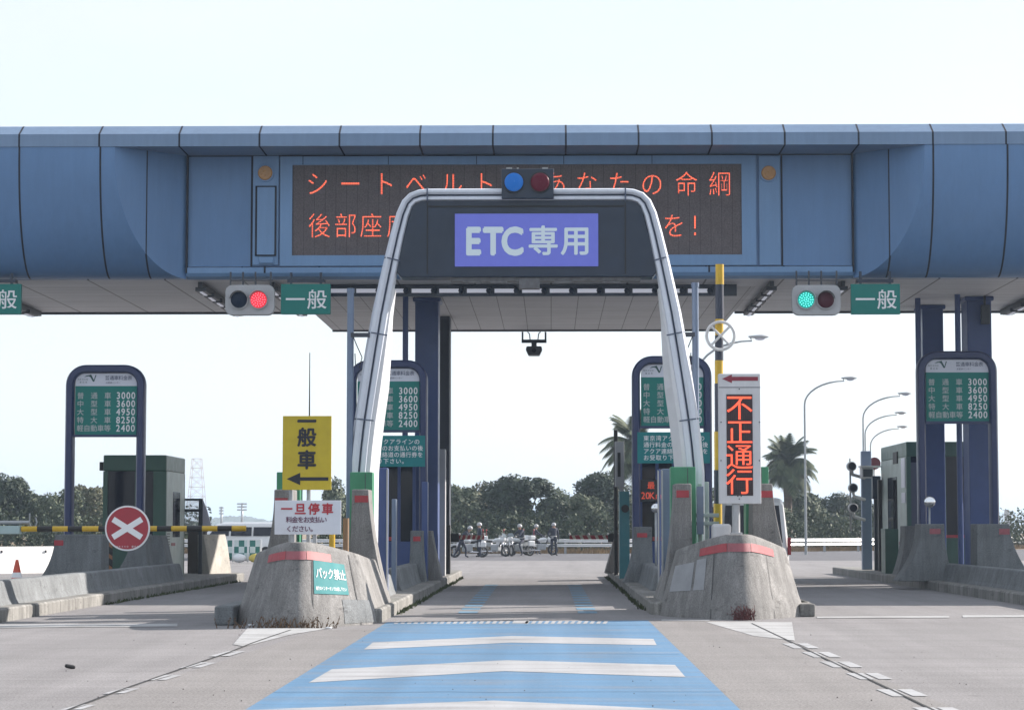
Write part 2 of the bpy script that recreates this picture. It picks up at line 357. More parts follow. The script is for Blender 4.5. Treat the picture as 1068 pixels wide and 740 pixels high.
for (x, y) in ((217, 681), (187, 693), (151, 706), (107, 720), (62, 737)):
    ld.append([(x, y+3.6), (x+22, y-2.2), (x+30, y-2.2), (x+8, y+3.6)][::-1]); ld.append([(x+13, y+3.2), (x+30, y-1.8), (x+39, y-1.8), (x+22, y+3.2)][::-1])
for (x, y) in ((826, 671), (847, 680), (867, 690), (895, 702), (928, 719), (968, 738)):
    s = 1.15+(y-671)/100
    ld.append([(x-9*s, y), (x+2*s, y+4.6*s), (x+12*s, y+4.6*s), (x+3*s, y)]); ld.append([(x+5*s, y), (x+15*s, y+4.4*s), (x+25*s, y+4.4*s), (x+14*s, y)])
mark('broken_white_lane_line', PWHITE, ld, .008)
mark('white_nose_marking', PFADE, tri, .0065)
cr = MB()
def crack(pts, wd=.025, z=.010):
    pts = [G(*p) for p in pts]
    for a, b in zip(pts, pts[1:]):
        d = (b-a).normalized(); n = Vector((-d.y, d.x, 0))*wd/2
        cr.poly([(p.x, p.y, z) for p in (a-n, a+n, b+n, b-n)])
crack([(784, 650), (822, 668), (868, 690.5), (935, 722), (975, 741.5)], .028)
crack([(303, 657), (285, 663), (262, 671), (240, 680), (205, 692), (165, 706), (120, 722), (75, 739), (60, 745)], .03)
for k, (y, x0, x1) in enumerate(((652, 405, 683), (682, 356, 708), (722, 285, 757), (660, 392, 690))):
    pts = [(x0+(x1-x0)*i/8, y+random.uniform(-.5, .5)) for i in range(9)]; crack(pts, .018 if k else .03)
struct('road_crack', cr, mat('tar', (.02, .02, .02), .7))
mark('stop_line', PFADE, [[(-40, 651.5), (-40, 654.8), (185, 653.2), (185, 650.2)], [(852, 644.6), (852, 642.9), (990, 642.2), (990, 644)], [(1004, 643.8), (1004, 641.6), (1120, 641), (1120, 643.2)], [(690, 645.8), (690, 647.4), (740, 647.4), (740, 645.8)]], .008)
vg = MB().poly([(-90, 134.6, .02), (90, 172, .02), (120, 900, .3), (-120, 900, .3)])
struct('verge', vg, GRASSD)
# ================================================================== ISLANDS
def island(label, X0, X1, Y0, Y1, h=.22, lab2=None):
    r = .35; pts = []
    for cx, cy, a0 in ((X1-r, Y1-r, 0), (X0+r, Y1-r, 90), (X0+r, Y0+r, 180), (X1-r, Y0+r, 270)):
        for k in range(6): a = R(a0+k*18); pts.append((cx+r*math.cos(a), cy+r*math.sin(a)))
    mb = MB(); top = [((p[0]-(X0+X1)/2)*(1-.06/(X1-X0))+(X0+X1)/2, p[1]) for p in pts]
    mb.loft([[(*p, -.05) for p in pts], [(*p, h-.03) for p in pts], [(*p, h) for p in top]], smooth=False)
    return tag(mb.build('traffic_island', KERB, origin=((X0+X1)/2, (Y0+Y1)/2, 0)), label, 'traffic island', 'kerbed islands between the toll lanes')
ISL = {'L2': (-13.6, -8.75, 36.2, 66), 'L1': (-5.05, -2.70, 36.5, 70), 'R1': (1.72, 4.50, 39.9, 71.5), 'R2': (9.18, 14.2, 42, 76)}
island('long concrete kerbed island at far left under the green toll booth', *ISL['L2'])
island('concrete kerbed island left of the blue painted lane behind the teal sign bullnose', *ISL['L1'])
island('concrete kerbed island right of the blue painted lane behind the LED sign bullnose', *ISL['R1'])
island('long concrete kerbed island at far right under the blue columns and grey lamp post', *ISL['R2'])
# low walls (battered) along the island edges
def lowwall(label, xe, side, Y0, Y1, z1=.62, z0=.2, dep=.38):     # side +1: the batter faces +x
    s = side
    pts = [(xe, z0), (xe-s*.05, z0+.10), (xe-s*.13, z1-.02), (xe-s*.16, z1), (xe-s*dep, z1), (xe-s*dep, z0)]
    return tag(MB().prism(pts, 'y', Y0, Y1).build('low_wall', CONCD, origin=(xe, Y0, 0), bev=.015), label, 'low wall', 'low concrete walls on the islands')
lowwall('longest low concrete wall on the far left island in front of the booth', -9.05, 1, 36.6, 57)
lowwall('short end piece of the low wall at the left picture edge, nearest the camera', -9.0, 1, 31.5+5.0, 36.55)
lowwall('short low wall block nearest the arch on the left centre island', -3.02, 1, 43.2, 45.2, .6)
lowwall('low concrete wall under the dark booth on the left centre island', -3.05, 1, 47.2, 57, .66)
lowwall('short low wall block nearest the arch on the right centre island', 2.05, -1, 43.6, 45.8, .62)
lowwall('low concrete wall under the speed display on the right centre island', 2.02, -1, 47, 57, .68)
lowwall('long low concrete wall on the far right island below the blue columns', 9.5, -1, 42.2, 60, .63)
# ------------------------------------------------------------------ bullnoses
def bullnose(label, cx, yf, a, n, L, top_front, top_back, lean, group):
    NU = 41
    def plan(u, s):          # u -1..1 ; s 0 base .. 1 top
        aa = a*(1-lean*s); nn = n*(1-.12*s); th = u
        if abs(u) <= .62:
            t = u/.62*math.pi/2; tau = u/.62+.0; x = tau*aa*.96; y = yf+.26*s+nn*max(0, math.sqrt(tau*tau+.012)-.1095)**1.25/.89**1.25+(n-nn)
        else:
            x = math.copysign(aa*(.96+.04*(abs(u)-.62)/.38), u); y = yf+n+.18*s+(abs(u)-.62)/.38*(L-n)+.10*s
        return x+cx, y
    def top(u):
        q = abs(u); return top_front+(top_back-top_front)*min(1, max(0, (q-.12)/.8))**1.25
    us = [-1+2*i/(NU-1) for i in range(NU)]
    mb = MB(); rings = []
    for s, zf in ((0, 0), (.12, .18), (.3, .33), (.55, .58), (.8, .82), (.93, .95), (1.0, 1.0)):
        rings.append([(*plan(u, s), zf*top(u)) for u in us])
    rings.append([((x-cx)*.95+cx, y+.05*(1-abs(u)), top(u)+.012) for u, (x, y) in ((u, plan(u, 1)) for u in us)])
    mb.loft(rings, closed=False, caps=False)
    last = rings[-1]; h = NU//2
    for i in range(h):
        mb.add([last[i], last[i+1], last[NU-2-i], last[NU-1-i]] if i < h-1 else [last[i], last[i+1], last[NU-1-i]], [(0, 1, 2, 3) if i < h-1 else (0, 1, 2)], 0, False)
    mb.add([r[0] for r in rings]+[r[-1] for r in rings][::-1], [tuple(range(2*len(rings)))], 0)
    o = tag(mb.build('concrete_bullnose', CONC, origin=(cx, yf, 0), sharp=50), label, 'crash barrier', group)
    def surf(u, f, d=.006):  # point on surface at height fraction f
        S = [(0, 0), (.12, .18), (.3, .33), (.55, .58), (.8, .82), (.93, .95), (1.0, 1.0)]
        for (s0, f0), (s1, f1) in zip(S, S[1:]):
            if f <= f1: s = s0+(s1-s0)*(f-f0)/(f1-f0); break
        x, y = plan(u, s); x2, y2 = plan(u+.01, s); t = Vector((x2-x, y2-y, 0)).normalized(); nrm = Vector((t.y, -t.x, .25)).normalized()
        return Vector((x, y, f*top(u)))+nrm*d
    return o, surf, top
def strip(surf, u0, u1, f0, f1, d=.008, n=8):
    mb = MB(); g = [[surf(u0+(u1-u0)*i/n, f, d) for i in range(n+1)] for f in (f0, (f0+f1)/2, f1)]
    mb.loft(g, closed=False, caps=False); return mb
bnL, sL, tL = bullnose('concrete bullnose with teal no-reversing notice left of the blue lane', -3.87, 34.6, 1.14, 1.5, 5.2, 1.27, .95, .27, 'concrete bullnoses')
bnR, sR, tR = bullnose('concrete bullnose with pale mortar patches right of the blue lane', 3.10, 37.8, 1.27, 1.6, 5.0, 1.38, .94, .24, 'concrete bullnoses')
for bn, sf, us in ((bnL, sL, ((-.36, -.12), (-.115, .10), (.105, .34))), (bnR, sR, ((-.38, -.12), (-.115, .12), (.125, .40)))):
    for i, (u0, u1) in enumerate(us):
        mb = strip(sf, u0, u1, .80, .90, .012); o = mb.build('reflector_strip', REDW if i == 1 else RED, bn)
pt = strip(sR, -.60, -.42, .36, .74, .007, 4).build('mortar_patch', PATCH, bnR); strip(sR, -.40, -.31, .36, .76, .007, 4).build('mortar_patch', PATCH, bnR)
strip(sL, .40, .62, .03, .34, .006, 5).build('mortar_patch', CONCD, bnL)
SEAM = mat('form_seam', (.11, .11, .11), .9)
strip(sL, .155, .163, .0, .79, .010, 1).build('form_seam', SEAM, bnL); strip(sL, .52, .527, .0, .95, .010, 1).build('form_seam', SEAM, bnL)
strip(sR, -.245, -.238, .0, .79, .010, 1).build('form_seam', SEAM, bnR); strip(sR, .30, .304, .0, .79, .010, 1).build('form_seam', SEAM, bnR)
strip(sL, .30, .37, .0, .10, .004, 2).build('black_scuff', SEAM, bnL) if 0 else None
# side kerb blocks beside the bullnoses
tag(MB().box(-5.2, -4.9, 35.6, 38.4, 0, .3).build('kerb_block', CONCD, origin=(-5.2, 37, 0), bev=.03), 'small dark kerb block against the left foot of the teal notice bullnose', 'kerb block')
tag(MB().box(4.2, 4.46, 39.2, 41.5, 0, .22).build('kerb_block', KERB, origin=(4.6, 40, 0), bev=.03), 'small pale kerb block against the right foot of the patched bullnose', 'kerb block')
# teal notice wrapped on the left bullnose
ns = thing('no_reversing_sign', 'teal notice reading バック禁止 with torn right edge on the left bullnose', 'sign', sL(.6, .5))
U0, U1, F0, F1 = .17, .46, .40, .80
def warp(a, b, d=.014): return sL(U0+(U1-U0)*a, F0+(F1-F0)*b, d)
mb = MB(); N = 12
mb.loft([[warp(i/N, j/3-.0*(i/N), .010) for i in range(N+1)] for j in range(4)], closed=False, caps=False)
mb.build('board', TEAL2, ns)
MB().text([(c, .15+i*.185, .63) for i, c in enumerate('バック禁止')], .36, None, off=.012, sx=.52, warp=warp).build('lettering', WHITE, ns)
MB().text([(c, .10+i*.062, .18) for i, c in enumerate('後方のインターホンでお話し下さい')[:0] or [(0, '')]] if 0 else [(c, .08+i*.056, .17) for i, c in enumerate('後方のインターホンでお話し下さい')], .13, None, off=.01, sx=.42, warp=warp).build('small_lettering', WHITE, ns)
# ------------------------------------------------------------------ upright concrete wings
def wing(label, t0, t1, ty, b0, b1, by, Y, depth=.9, red=None, m=CONC, redm=RED, cur=2.2):
    zt = zz(ty, Y); zb = .2; pl = []; pr = []
    n = 10
    xt0, xt1 = xx(t0, ty, Y), xx(t1, ty, Y); xb0, xb1 = xx(b0, by, Y), xx(b1, by, Y)
    for i in range(n+1):
        f = i/n; z = zt+(zb-zt)*f; c = f**cur
        pl.append((xt0+(xb0-xt0)*c, z)); pr.append((xt1+(xb1-xt1)*c, z))
    th = thing('concrete_wing', label, 'concrete guard', ((xt0+xt1)/2, Y, .2), 'upright concrete guards on the islands')
    MB().prism(pl+pr[::-1], 'y', Y, Y+depth, smooth=True).build('guard_body', m, th, bev=.02)
    if red:
        a = P(red[0], red[2], Y-.006); b = P(red[1], red[3], Y-.006)
        MB().box(a.x, b.x, Y-.012, Y-.002, b.z, a.z).build('reflector', redm, th)
    return th
wing('curved grey concrete guard left of the leftmost fee sign post', 57, 106, 557, 36, 106, 606, 52.5, red=(56.5, 66, 563, 568.5), m=CONCD)
wing('curved grey concrete guard in front of the green booth', 136, 152, 557, 112, 157, 609, 56.3, m=CONCD)
wing('leaning grey concrete guard right of the leftmost fee sign post', 155, 168, 558, 158, 178, 611, 58.2, m=CONCD, cur=1)
wing('dark upright concrete guard left of the white stop-here sign', 286, 304, 510, 256, 306, 600, 39.6, red=(287, 300, 519, 526))
wing('upright concrete guard with sunlit flared edge beside the left arch foot', 367, 384.5, 510, 360, 405, 634, 39.8, red=(370, 384, 516.5, 523.5), depth=.75, cur=1.6)
wing('thin concrete guard with red reflector beside the left fee columns', 428, 440, 553, 425, 444, 592, 54.5, red=(431, 438.5, 559, 564), m=CONCD)
wing('leaning concrete guard edge at the rear of the left centre island', 446, 450, 553, 446, 461, 604, 56.5, m=CONC, cur=1.2)
wing('upright concrete guard with red reflector beside the right arch foot', 704, 721, 504, 690, 724, 632, 40.3, red=(705.5, 718.5, 511, 518.5), cur=1.6)
wing('upright concrete guard right of the LED sign in front of the white van', 785, 805.5, 504, 783, 834, 632, 40.3, red=(787, 806, 511.5, 518.5), cur=1.5)
wing('grey concrete guard below the speed display on the right centre island', 662, 680, 549, 650, 682, 606, 54.5, red=(664.5, 675, 555.5, 560), m=CONCD)
wing('leaning concrete guard at the rear of the right centre island', 642, 647, 556, 631, 648, 602, 66, m=CONC, cur=1.1, depth=1.2)
wing('curved concrete guard under the left post of the far right fee sign', 960, 985, 546, 936, 996, 606, 56.5, red=(969.5, 981, 551, 556.5), m=CONCD, redm=REDW)
wing('curved concrete guard right of the blue columns at far right', 1019, 1053, 546, 1019, 1080, 604, 55.6, red=(1042, 1053, 551, 557), m=CONCD, redm=REDW, cur=1.8)
wing('grey concrete guard in front of the right booth corner', 944, 957, 548, 935, 962, 600, 63, m=CONCD)
# ================================================================== CANOPY
YC = 54.5
cap_b = zz(151.5, YC); cap_m = zz(138.5, YC); cap_t = zz(130.5, YC+.45)
YR = 55.9
zbot = zz(290, YR); XW0, XW1 = -34.0, 34.0
can = thing('toll_canopy', 'wide blue panelled toll gate canopy spanning every lane on dark columns', 'toll gate canopy', (0, 60, 0))
capX = [xx(p, 145, YC) for p in (20, 103.5, 187, 270.6, 354, 438, 514, 590.2, 666, 742.5, 818.5, 895.5, 973, 1049.3)]
xs = capX[0]; 
while xs > XW0+2: xs -= 1.9; capX.append(xs)
xs = capX[13]
while xs < XW1-2: xs += 1.74; capX.append(xs)
prof = [(YR+.01, cap_b), (YC, cap_b), (YC, cap_m), (YC+.45, cap_t), (58, cap_t), (58, cap_b)]
mb = MB().prism(prof, 'x', XW0, XW1)
e = .004; jw = .022
for X in capX:
    q = [(YR, cap_b-e), (YC-e, cap_b-e), (YC-e, cap_m), (YC+.45, cap_t+e), (YC+.9, cap_t+e)]
    mb.loft([[(X-jw, a, b) for a, b in q], [(X+jw, a, b) for a, b in q]], 1, closed=False, caps=False, smooth=False)
mb.build('roof_cap', [CAPM, JOINT], can)
def bdep(z):
    t = min(1, max(0, (cap_b-z)/(cap_b-zbot))); return 1.4*(1-max(0, (1-t**2.2))**.55)
NZ = 40
zs = [cap_b+(zbot-cap_b)*(1-(1-k/NZ)**1.5) for k in range(NZ+1)]
def side(xo, xc, xr):     # outer X, X where recess wall starts at front, X where recess begins
    def w(X): return max(0, min(1, (X-xc)/(xr-xc)))*1.4
    def crease(z): return xc+(xr-xc)*bdep(z)/1.4
    mb = MB(); N = 4
    g = []
    for z in zs:
        c = crease(z); g.append([(xo+(c-xo)*i/N, YC+.02+bdep(z), z) for i in range(N+1)])
    mb.loft(g, closed=False, caps=False)
    g = []
    for z in zs:
        c = crease(z); g.append([(c+(xr-c)*i/N, YC+.02+w(c+(xr-c)*i/N), z) for i in range(N+1)])
    mb.loft(g, 0, closed=False, caps=False)
    return mb, (lambda X, z: max(bdep(z), w(X)) if (X-xc)*(xr-xc) > 0 else bdep(z))
for (xo, pc, pr, seams, nm) in ((XW0, 119, 195, (20, 104.5, 148.5), 'l'), (XW1, 965, 889.5, (931.5, 973.5, 1051), 'r')):
    xc = xx(pc, 200, YC+.02); xr = xx(pr, 200, YR)
    mb, sf = side(xo, xc, xr)
    SX = [xx(p, 160, YC) for p in seams]
    base = SX[0] if nm == 'l' else SX[-1]
    X = base
    while abs(X) < 31: X += (-1.9 if nm == 'l' else 1.74); SX.append(X)
    for X in SX:
        mb.loft([[(X-jw, YC+.012+sf(X, z), z) for z in zs], [(X+jw, YC+.012+sf(X, z), z) for z in zs]], 1, closed=False, caps=False)
    mb.build('curved_fascia', [PANEL, JOINT], can)
# recessed centre face
xl = xx(195, 220, YR); xrr = xx(889.5, 220, YR)
zl = zz(277.3, YR); zled = zz(284, YR-.08)
mb = MB().poly([(xl, YR+.02, cap_b), (xrr, YR+.02, cap_b), (xrr, YR+.02, zl), (xl, YR+.02, zl)])
for p, za, zb_ in ((195.5, cap_b, zled), (262.5, cap_b, zl), (815.5, cap_b, zl), (889, cap_b, zled), (277, zl, zled), (739, zl, zled), (500, zl, zled)):
    X = xx(p, 220, YR); mb.box(X-jw, X+jw, YR-.09 if za == zl or zb_ == zled else YR+.01, YR+.018, zb_, za, 1)
mb.box(xl, xrr, YR+.012, YR+.018, zz(162.5, YR), zz(161, YR), 1)
mb.build('recessed_fascia', [PANEL, JOINT], can)
mb = MB().prism([(YR-.08, zl-.03), (YR-.08, zled), (YR-.02, zled-.08), (YR+.12, zbot), (YR+.3, zbot), (YR+.3, zl-.03)], 'x', xl, xrr)
mb.build('lower_ledge', PANEL2, can, bev=.01)
# bay strips with amber lamps and hatch
def px_box(mb, a, b, c, d, Y, t, mi=0):
    p = P(a, b, Y); q = P(c, d, Y); return mb.box(p.x, q.x, Y-t, Y+.02, q.z, p.z, mi)
for (a, c, lp) in ((264.5, 290.5, 276.7), (791, 814, 801.5)):
    px_box(MB(), a, 163, c, 276.5, YR, .05).build('bay_panel', PANEL2, can, bev=.01)
    t = P(lp, 180.5, YR-.07)
    o = MB().disc(t, .215, 28, 'y', .06).build('lamp_rim', PANEL2, can, bev=.01)
    MB().disc(t+Vector((0, -.035, 0)), .195, 28, 'y', .05, r2=.16).build('amber_lens', mat('amber_lens', (.50, .24, .06), .3, 0, var=.2, scale=9), o)
ho = px_box(MB(), 267.5, 195, 287, 266, YR-.05, .03).build('hatch', [PANEL2], can, bev=.008)
mb = MB()
for a, b, c, d in ((266.6, 194, 288, 195.3), (266.6, 194, 268, 267), (286.8, 194, 288, 267), (266.6, 265.6, 288, 267)): px_box(mb, a, b, c, d, YR-.05, .034)
mb.build('hatch_seal', JOINT, ho)
px_box(MB(), 270, 268, 286, 275, YR-.05, .06).build('hatch_lip', PANEL2, can, bev=.03)
# soffit + roof slab
zs1 = zbot
mb = MB().box(XW0, XW1, YR+.28, 64.6, zs1, zs1+.8)
xcl, xcr = xx(350, 346, 70.6)-.1, xx(750, 346, 70.6)
MB().box(xcl, xcr, 57.9, 64.6, zs1-.006, zs1-.003).build('centre_soffit', SOFFC, can)
mb2 = MB().box(xcl, xcr, 64.6, 70.6, zs1+.003, zs1+.8)
mb.build('soffit', SOFF, can); mb2.build('rear_soffit', SOFFC, can)
TRIM = mat('edge_trim', (.05, .06, .08), .5)
MB().box(XW0, xcl, 64.6, 64.68, zs1-.06, zs1+.85).box(xcr, XW1, 64.6, 64.68, zs1-.06, zs1+.85).box(xcl, xcr, 70.6, 70.68, zs1-.05, zs1+.85).build('edge_trim', TRIM, can)
# columns
def column(px0, px1, Y, m=NAVY, dep=.9, zt=None, parent=can, name='column'):
    a = xx(px0, 450, Y); b = xx(px1, 450, Y); mb = MB().box(a, b, Y, Y+dep, .15, zt or zs1)
    if b-a > .4: mb.box(a-.06, b+.06, Y-.06, Y+dep+.06, zs1-.12, zs1-.002)
    return mb.build(name, m, parent, bev=.03)
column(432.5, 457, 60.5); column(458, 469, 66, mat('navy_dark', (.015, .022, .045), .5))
column(963.5, 985.5, 62.8, dep=1.0); column(1010.5, 1036, 60.5)
for X in (-18.2, 25): MB().box(X-.35, X+.35, 60.5, 61.4, 0, zs1).build('column', NAVY, can, bev=.03)
for (p, Y) in ((422.5, 60), (959, 61), (1000.5, 60)):
    a = xx(p, 450, Y); MB().tube([(a, Y, .2), (a, Y, zs1)], .075, 12).build('downpipe', NAVY, can)
# conduit box on right column
o = px_box(MB(), 1022.5, 318, 1032, 338, 60.4, .1).build('junction_box', TRIM, can, bev=.02)
a = P(1027, 318, 60.35); MB().tube([a, (a.x, a.y, zs1)], .03, 8).build('conduit', TRIM, o)
# ------------------------------------------------------------------ message board
Yb = YR-.10
bd = thing('message_board', 'large dark LED message board with orange Japanese seat-belt text on the canopy', 'LED board', P(540, 277, Yb))
def zpy(p, Y=Yb): return zz(p, Y)
a = P(292.5, 163.3, Yb); b = P(789, 276.3, Yb); a2 = P(305, 172, Yb); b2 = P(774, 265.3, Yb)
mb = MB().box(a.x, b.x, Yb, YR+.03, a2.z, a.z).box(a.x, b.x, Yb, YR+.03, b.z, b2.z).box(a.x, a2.x, Yb, YR+.03, b2.z, a2.z).box(b2.x, b.x, Yb, YR+.03, b2.z, a2.z)
for p in (316, 405, 497, 588, 680): X = xx(p, 167, Yb); mb.box(X-.008, X+.008, Yb-.003, Yb, a2.z, a.z, 1)
mb.build('housing', [PANEL2, JOINT], bd, bev=.006)
DISP = mat('led_display_off', (.13, .108, .115), .7, 0, var=.10, scale=3, joints=[(0, .262, .008)], fine=30)
MB().box(a2.x-.01, b2.x+.01, Yb+.04, Yb+.08, b2.z-.01, a2.z+.01).build('display', DISP, bd)
LEDO = led('led_orange', (1, .15, .07), .85, .042, (.25, .05, .03))
Yt = Yb+.034; k = Yt/2400
def ptext(items, size_px, Y, m, parent, name='lettering', off=0, sx=1):
    mb = MB()
    for ch, px, py in items:
        o = P(px, py, Y); mb.text([(ch, 0, 0)], size_px*Y/2400*1.003, o, off=off, sx=sx)
    return mb.build(name, m, parent)
l1 = [('シ', 331), ('ー', 365.5), ('ト', 401), ('ベ', 434), ('ル', 471), ('ト', 505), ('は', 540), ('あ', 579), ('な', 612), ('た', 646), ('の', 680), ('命', 716), ('綱', 751)]
l2 = list(zip('後部座席もシートベルト着用を', (333, 360.5, 387, 415, 442, 470, 498, 526, 554, 582, 610, 638, 666, 703)))+[('！', 731)]
ptext([(c, x, 191.5) for c, x in l1]+[(c, x, 235) for c, x in l2], 28, Yt, LEDO, bd, off=-.012, sx=.88)
# ------------------------------------------------------------------ hanging signs and signals under the canopy
Ys = 55.4
def general_sign(px, label):
    a = P(px, 296, Ys); b = P(px+51.5, 327.5, Ys)
    t = thing('lane_sign', label, 'sign', ((a.x+b.x)/2, Ys, b.z), 'green 一般 lane signs under the canopy')
    MB().box(a.x, b.x, Ys, Ys+.12, b.z, a.z).build('board', TEAL, t, bev=.01)
    cy = 312
    ptext([('一', px+15, cy), ('般', px+37.5, cy)], 21.5, Ys-.005, WHITE, t, off=.008)
    mb = MB()
    for q in (.2, .8): X = a.x+(b.x-a.x)*q; mb.box(X-.03, X+.03, Ys+.04, Ys+.09, a.z, zbot+.1)
    mb.box(a.x+.15, b.x-.15, Ys+.02, Ys+.3, a.z+.03, a.z+.12); mb.build('hanger', DARK, t)
general_sign(293, 'green sign reading 一般 beside the red signal under the left canopy')
general_sign(887.5, 'green sign reading 一般 beside the green signal under the right canopy')
general_sign(-30, 'green sign reading 一般 cut off by the left picture edge')
def lens(name, col, lit, c, r, parent, axis='y', shade=True, rim=DARK, points=True):
    h = MB().disc(c+Vector((0, -.01, 0)), r*1.12, 28, 'y', .08).build('lens_rim', rim, parent)
    m = mat('lens_'+name, col, .35, 0, spec=.12, emit=col if lit else None, estr=lit)
    mb = MB(); rings = []
    for k in range(6):
        a = k/5*math.pi/2; rings.append([c+Vector((r*math.cos(a)*math.cos(q*math.pi/12), -.05-.06*math.sin(a), r*math.cos(a)*math.sin(q*math.pi/12))) for q in range(24)])
    rings[-1] = [c+Vector((.002*math.cos(q), -.112, .002*math.sin(q))) for q in range(24)]
    mb.loft(rings); mb.build('lens', m, h)
    if lit and points:
        m2 = mat('led_points_'+name, tuple(min(1, x*1.1+.15) for x in col), .3, 0, emit=tuple(min(1, x*1.1+.10) for x in col), estr=lit*5)
        mb = MB()
        for rr, n in ((0, 1), (.28, 6), (.55, 11), (.8, 16)):
            for q in range(n):
                an = q*2*math.pi/n+rr; mb.disc(c+Vector((rr*r*math.cos(an), -.055-.06*math.sqrt(1-rr*rr), rr*r*math.sin(an))), .016, 6, 'y', .01)
        mb.build('led_points', m2, h)
    if shade:
        mb = MB(); n = 14; rg = []
        for d in (-.02, -.2):
            rg.append([c+Vector((r*1.13*math.cos(a), d, r*1.13*math.sin(a))) for a in [math.pi*(.05+.9*i/n) for i in range(n+1)]])
            
        inner = [[c+Vector((r*1.08*math.cos(a), d, r*1.08*math.sin(a))) for a in [math.pi*(.05+.9*i/n) for i in range(n+1)]] for d in (-.2, -.02)]
        mb.loft([rg[0], rg[1], inner[0], inner[1]], closed=False, caps=False); mb.build('visor', rim, h)
def signal(pxl, label, left, right):
    a = P(pxl, 297, Ys); b = P(pxl+51, 328.5, Ys); t = thing('lane_signal', label, 'traffic light', ((a.x+b.x)/2, Ys, b.z), 'two-lamp lane signals under the canopy')
    r = .17; pts = []
    for cx, cz, a0 in ((b.x-r, a.z-r, 0), (a.x+r, a.z-r, 90), (a.x+r, b.z+r, 180), (b.x-r, b.z+r, 270)):
        for q in range(6): an = R(a0+q*18); pts.append((cx+r*math.cos(an), cz+r*math.sin(an)))
    MB().prism(pts, 'y', Ys, Ys+.18).build('housing', LGREY, t, bev=.02)
    lens(*left, P(pxl+14.5, 312.8, Ys), .2, t, rim=LGREY); lens(*right, P(pxl+35, 312.8, Ys), .2, t, rim=LGREY)
    mb = MB()
    for q in (5, 18, 31, 47): X = xx(pxl+q, 295, Ys); mb.box(X-.02, X+.02, Ys+.06, Ys+.1, a.z, zbot+.12)
    mb.box(a.x+.1, b.x-.05, Ys+.05, Ys+.11, a.z+.10, a.z+.13); mb.build('hanger', TRIM, t)
signal(235, 'grey two-lamp signal showing red under the left canopy', ('dead_blue', (.01, .025, .06), 0), ('red', (1, .02, .05), .25))
signal(826, 'grey two-lamp signal showing green under the right canopy', ('green', (.005, .5, .42), .22), ('dead_red', (.09, .02, .035), 0))
# light rail under the soffit + plain dark box filling the dark area above it
Yl = 57.2
rl = thing('lighting_rail', 'dark rail with a row of white strip lights under the canopy centre', 'strip lights', P(560, 308, Yl))
px_box(MB(), 340, 297, 768.5, 308.5, Yl, .0).build('rail_housing', DARK, rl)
a = P(345, 287, Yl+.1); b = P(705, 298, Yl+.1); MB().box(a.x, b.x, Yl+.05, Yl+.7, b.z, zs1-.01).build('dark_upper_box', DARK, rl)
LAMP = mat('strip_light', (.75, .76, .8), .4, emit=(.8, .82, 1), estr=.12)
for i in range(15):
    x0 = 343+i*28.8
    if x0+20 > 766: break
    px_box(MB(), x0, 301.2, x0+20.8, 305.2, Yl-.03, .05).build('strip_lamp', LAMP, rl)
mb = MB()
for i in range(16):
    x0 = 337+i*28.8
    if x0 > 762: break
    c = P(x0, 303, Yl-.04); MB().sphere(c, .09, 8).build('lamp_bracket', DARK, rl)
def track(label, px, X, ymin=56.6, ymax=64.3):
    t = thing('light_track', label, 'strip lights', (X, ymin, zs1-.1), 'strip light rows running under the canopy')
    mb = MB(); y = ymin+.1
    mb.box(X-.05, X+.05, ymin, ymax, zs1-.14, zs1-.002)
    while y < ymax-1.1:
        mb.box(X-.13, X+.13, y, y+1.0, zs1-.22, zs1-.12); MB().box(X-.035, X+.035, y+.08, y+.92, zs1-.245, zs1-.222).build('tube_lamp', LAMP, t); y += 1.45
    mb.build('track_housing', TRIM, t)
track('strip light row under the canopy just left of the green-lit signal', 813, 5.45); track('strip light row between the green-lit signal and right 一般 sign', 889, 7.2)
track('strip light row behind the red signal at left', 205, -8.7); track('strip light row hidden behind the left 一般 sign', 283, -6.9)
track('strip light row at the far left edge of the canopy', 20, -14.4); track('strip light row at the far right edge of the canopy', 1060, 12.6)
# hanging camera
cm = thing('ceiling_camera', 'grey surveillance camera on a dark bracket hanging from the canopy centre', 'camera', P(557, 346, 70.2))
Yk = 70.2; a = P(545, 346, Yk); b = P(569, 346, Yk); lo = P(557, 354, Yk)
MB().tube([a, (a.x, Yk, lo.z)], .03).tube([b, (b.x, Yk, lo.z)], .03).box(a.x-.03, b.x+.03, Yk-.06, Yk+.06, lo.z-.1, lo.z).tube([(lo.x-.12, Yk, lo.z), (lo.x-.14, Yk, lo.z+.18), (lo.x-.2, Yk, a.z)], .018).tube([(lo.x+.12, Yk, lo.z), (lo.x+.14, Yk, lo.z+.18), (lo.x+.2, Yk, a.z)], .018).box(lo.x-.08, lo.x+.08, Yk-.05, Yk+.05, lo.z-.28, lo.z-.1).build('bracket', DARK, cm)
c = P(557, 365, Yk); MB().prism([(c.x-.23, c.z+.1), (c.x+.23, c.z+.1), (c.x+.25, c.z), (c.x+.17, c.z-.17), (c.x-.17, c.z-.17), (c.x-.25, c.z)], 'y', Yk-.3, Yk+.25).build('camera_head', TRIM, cm, bev=.03)
mb = MB().disc(c+Vector((0, -.31, -.03)), .07, 16, 'y', .04).build('camera_lens', GLASS, cm)
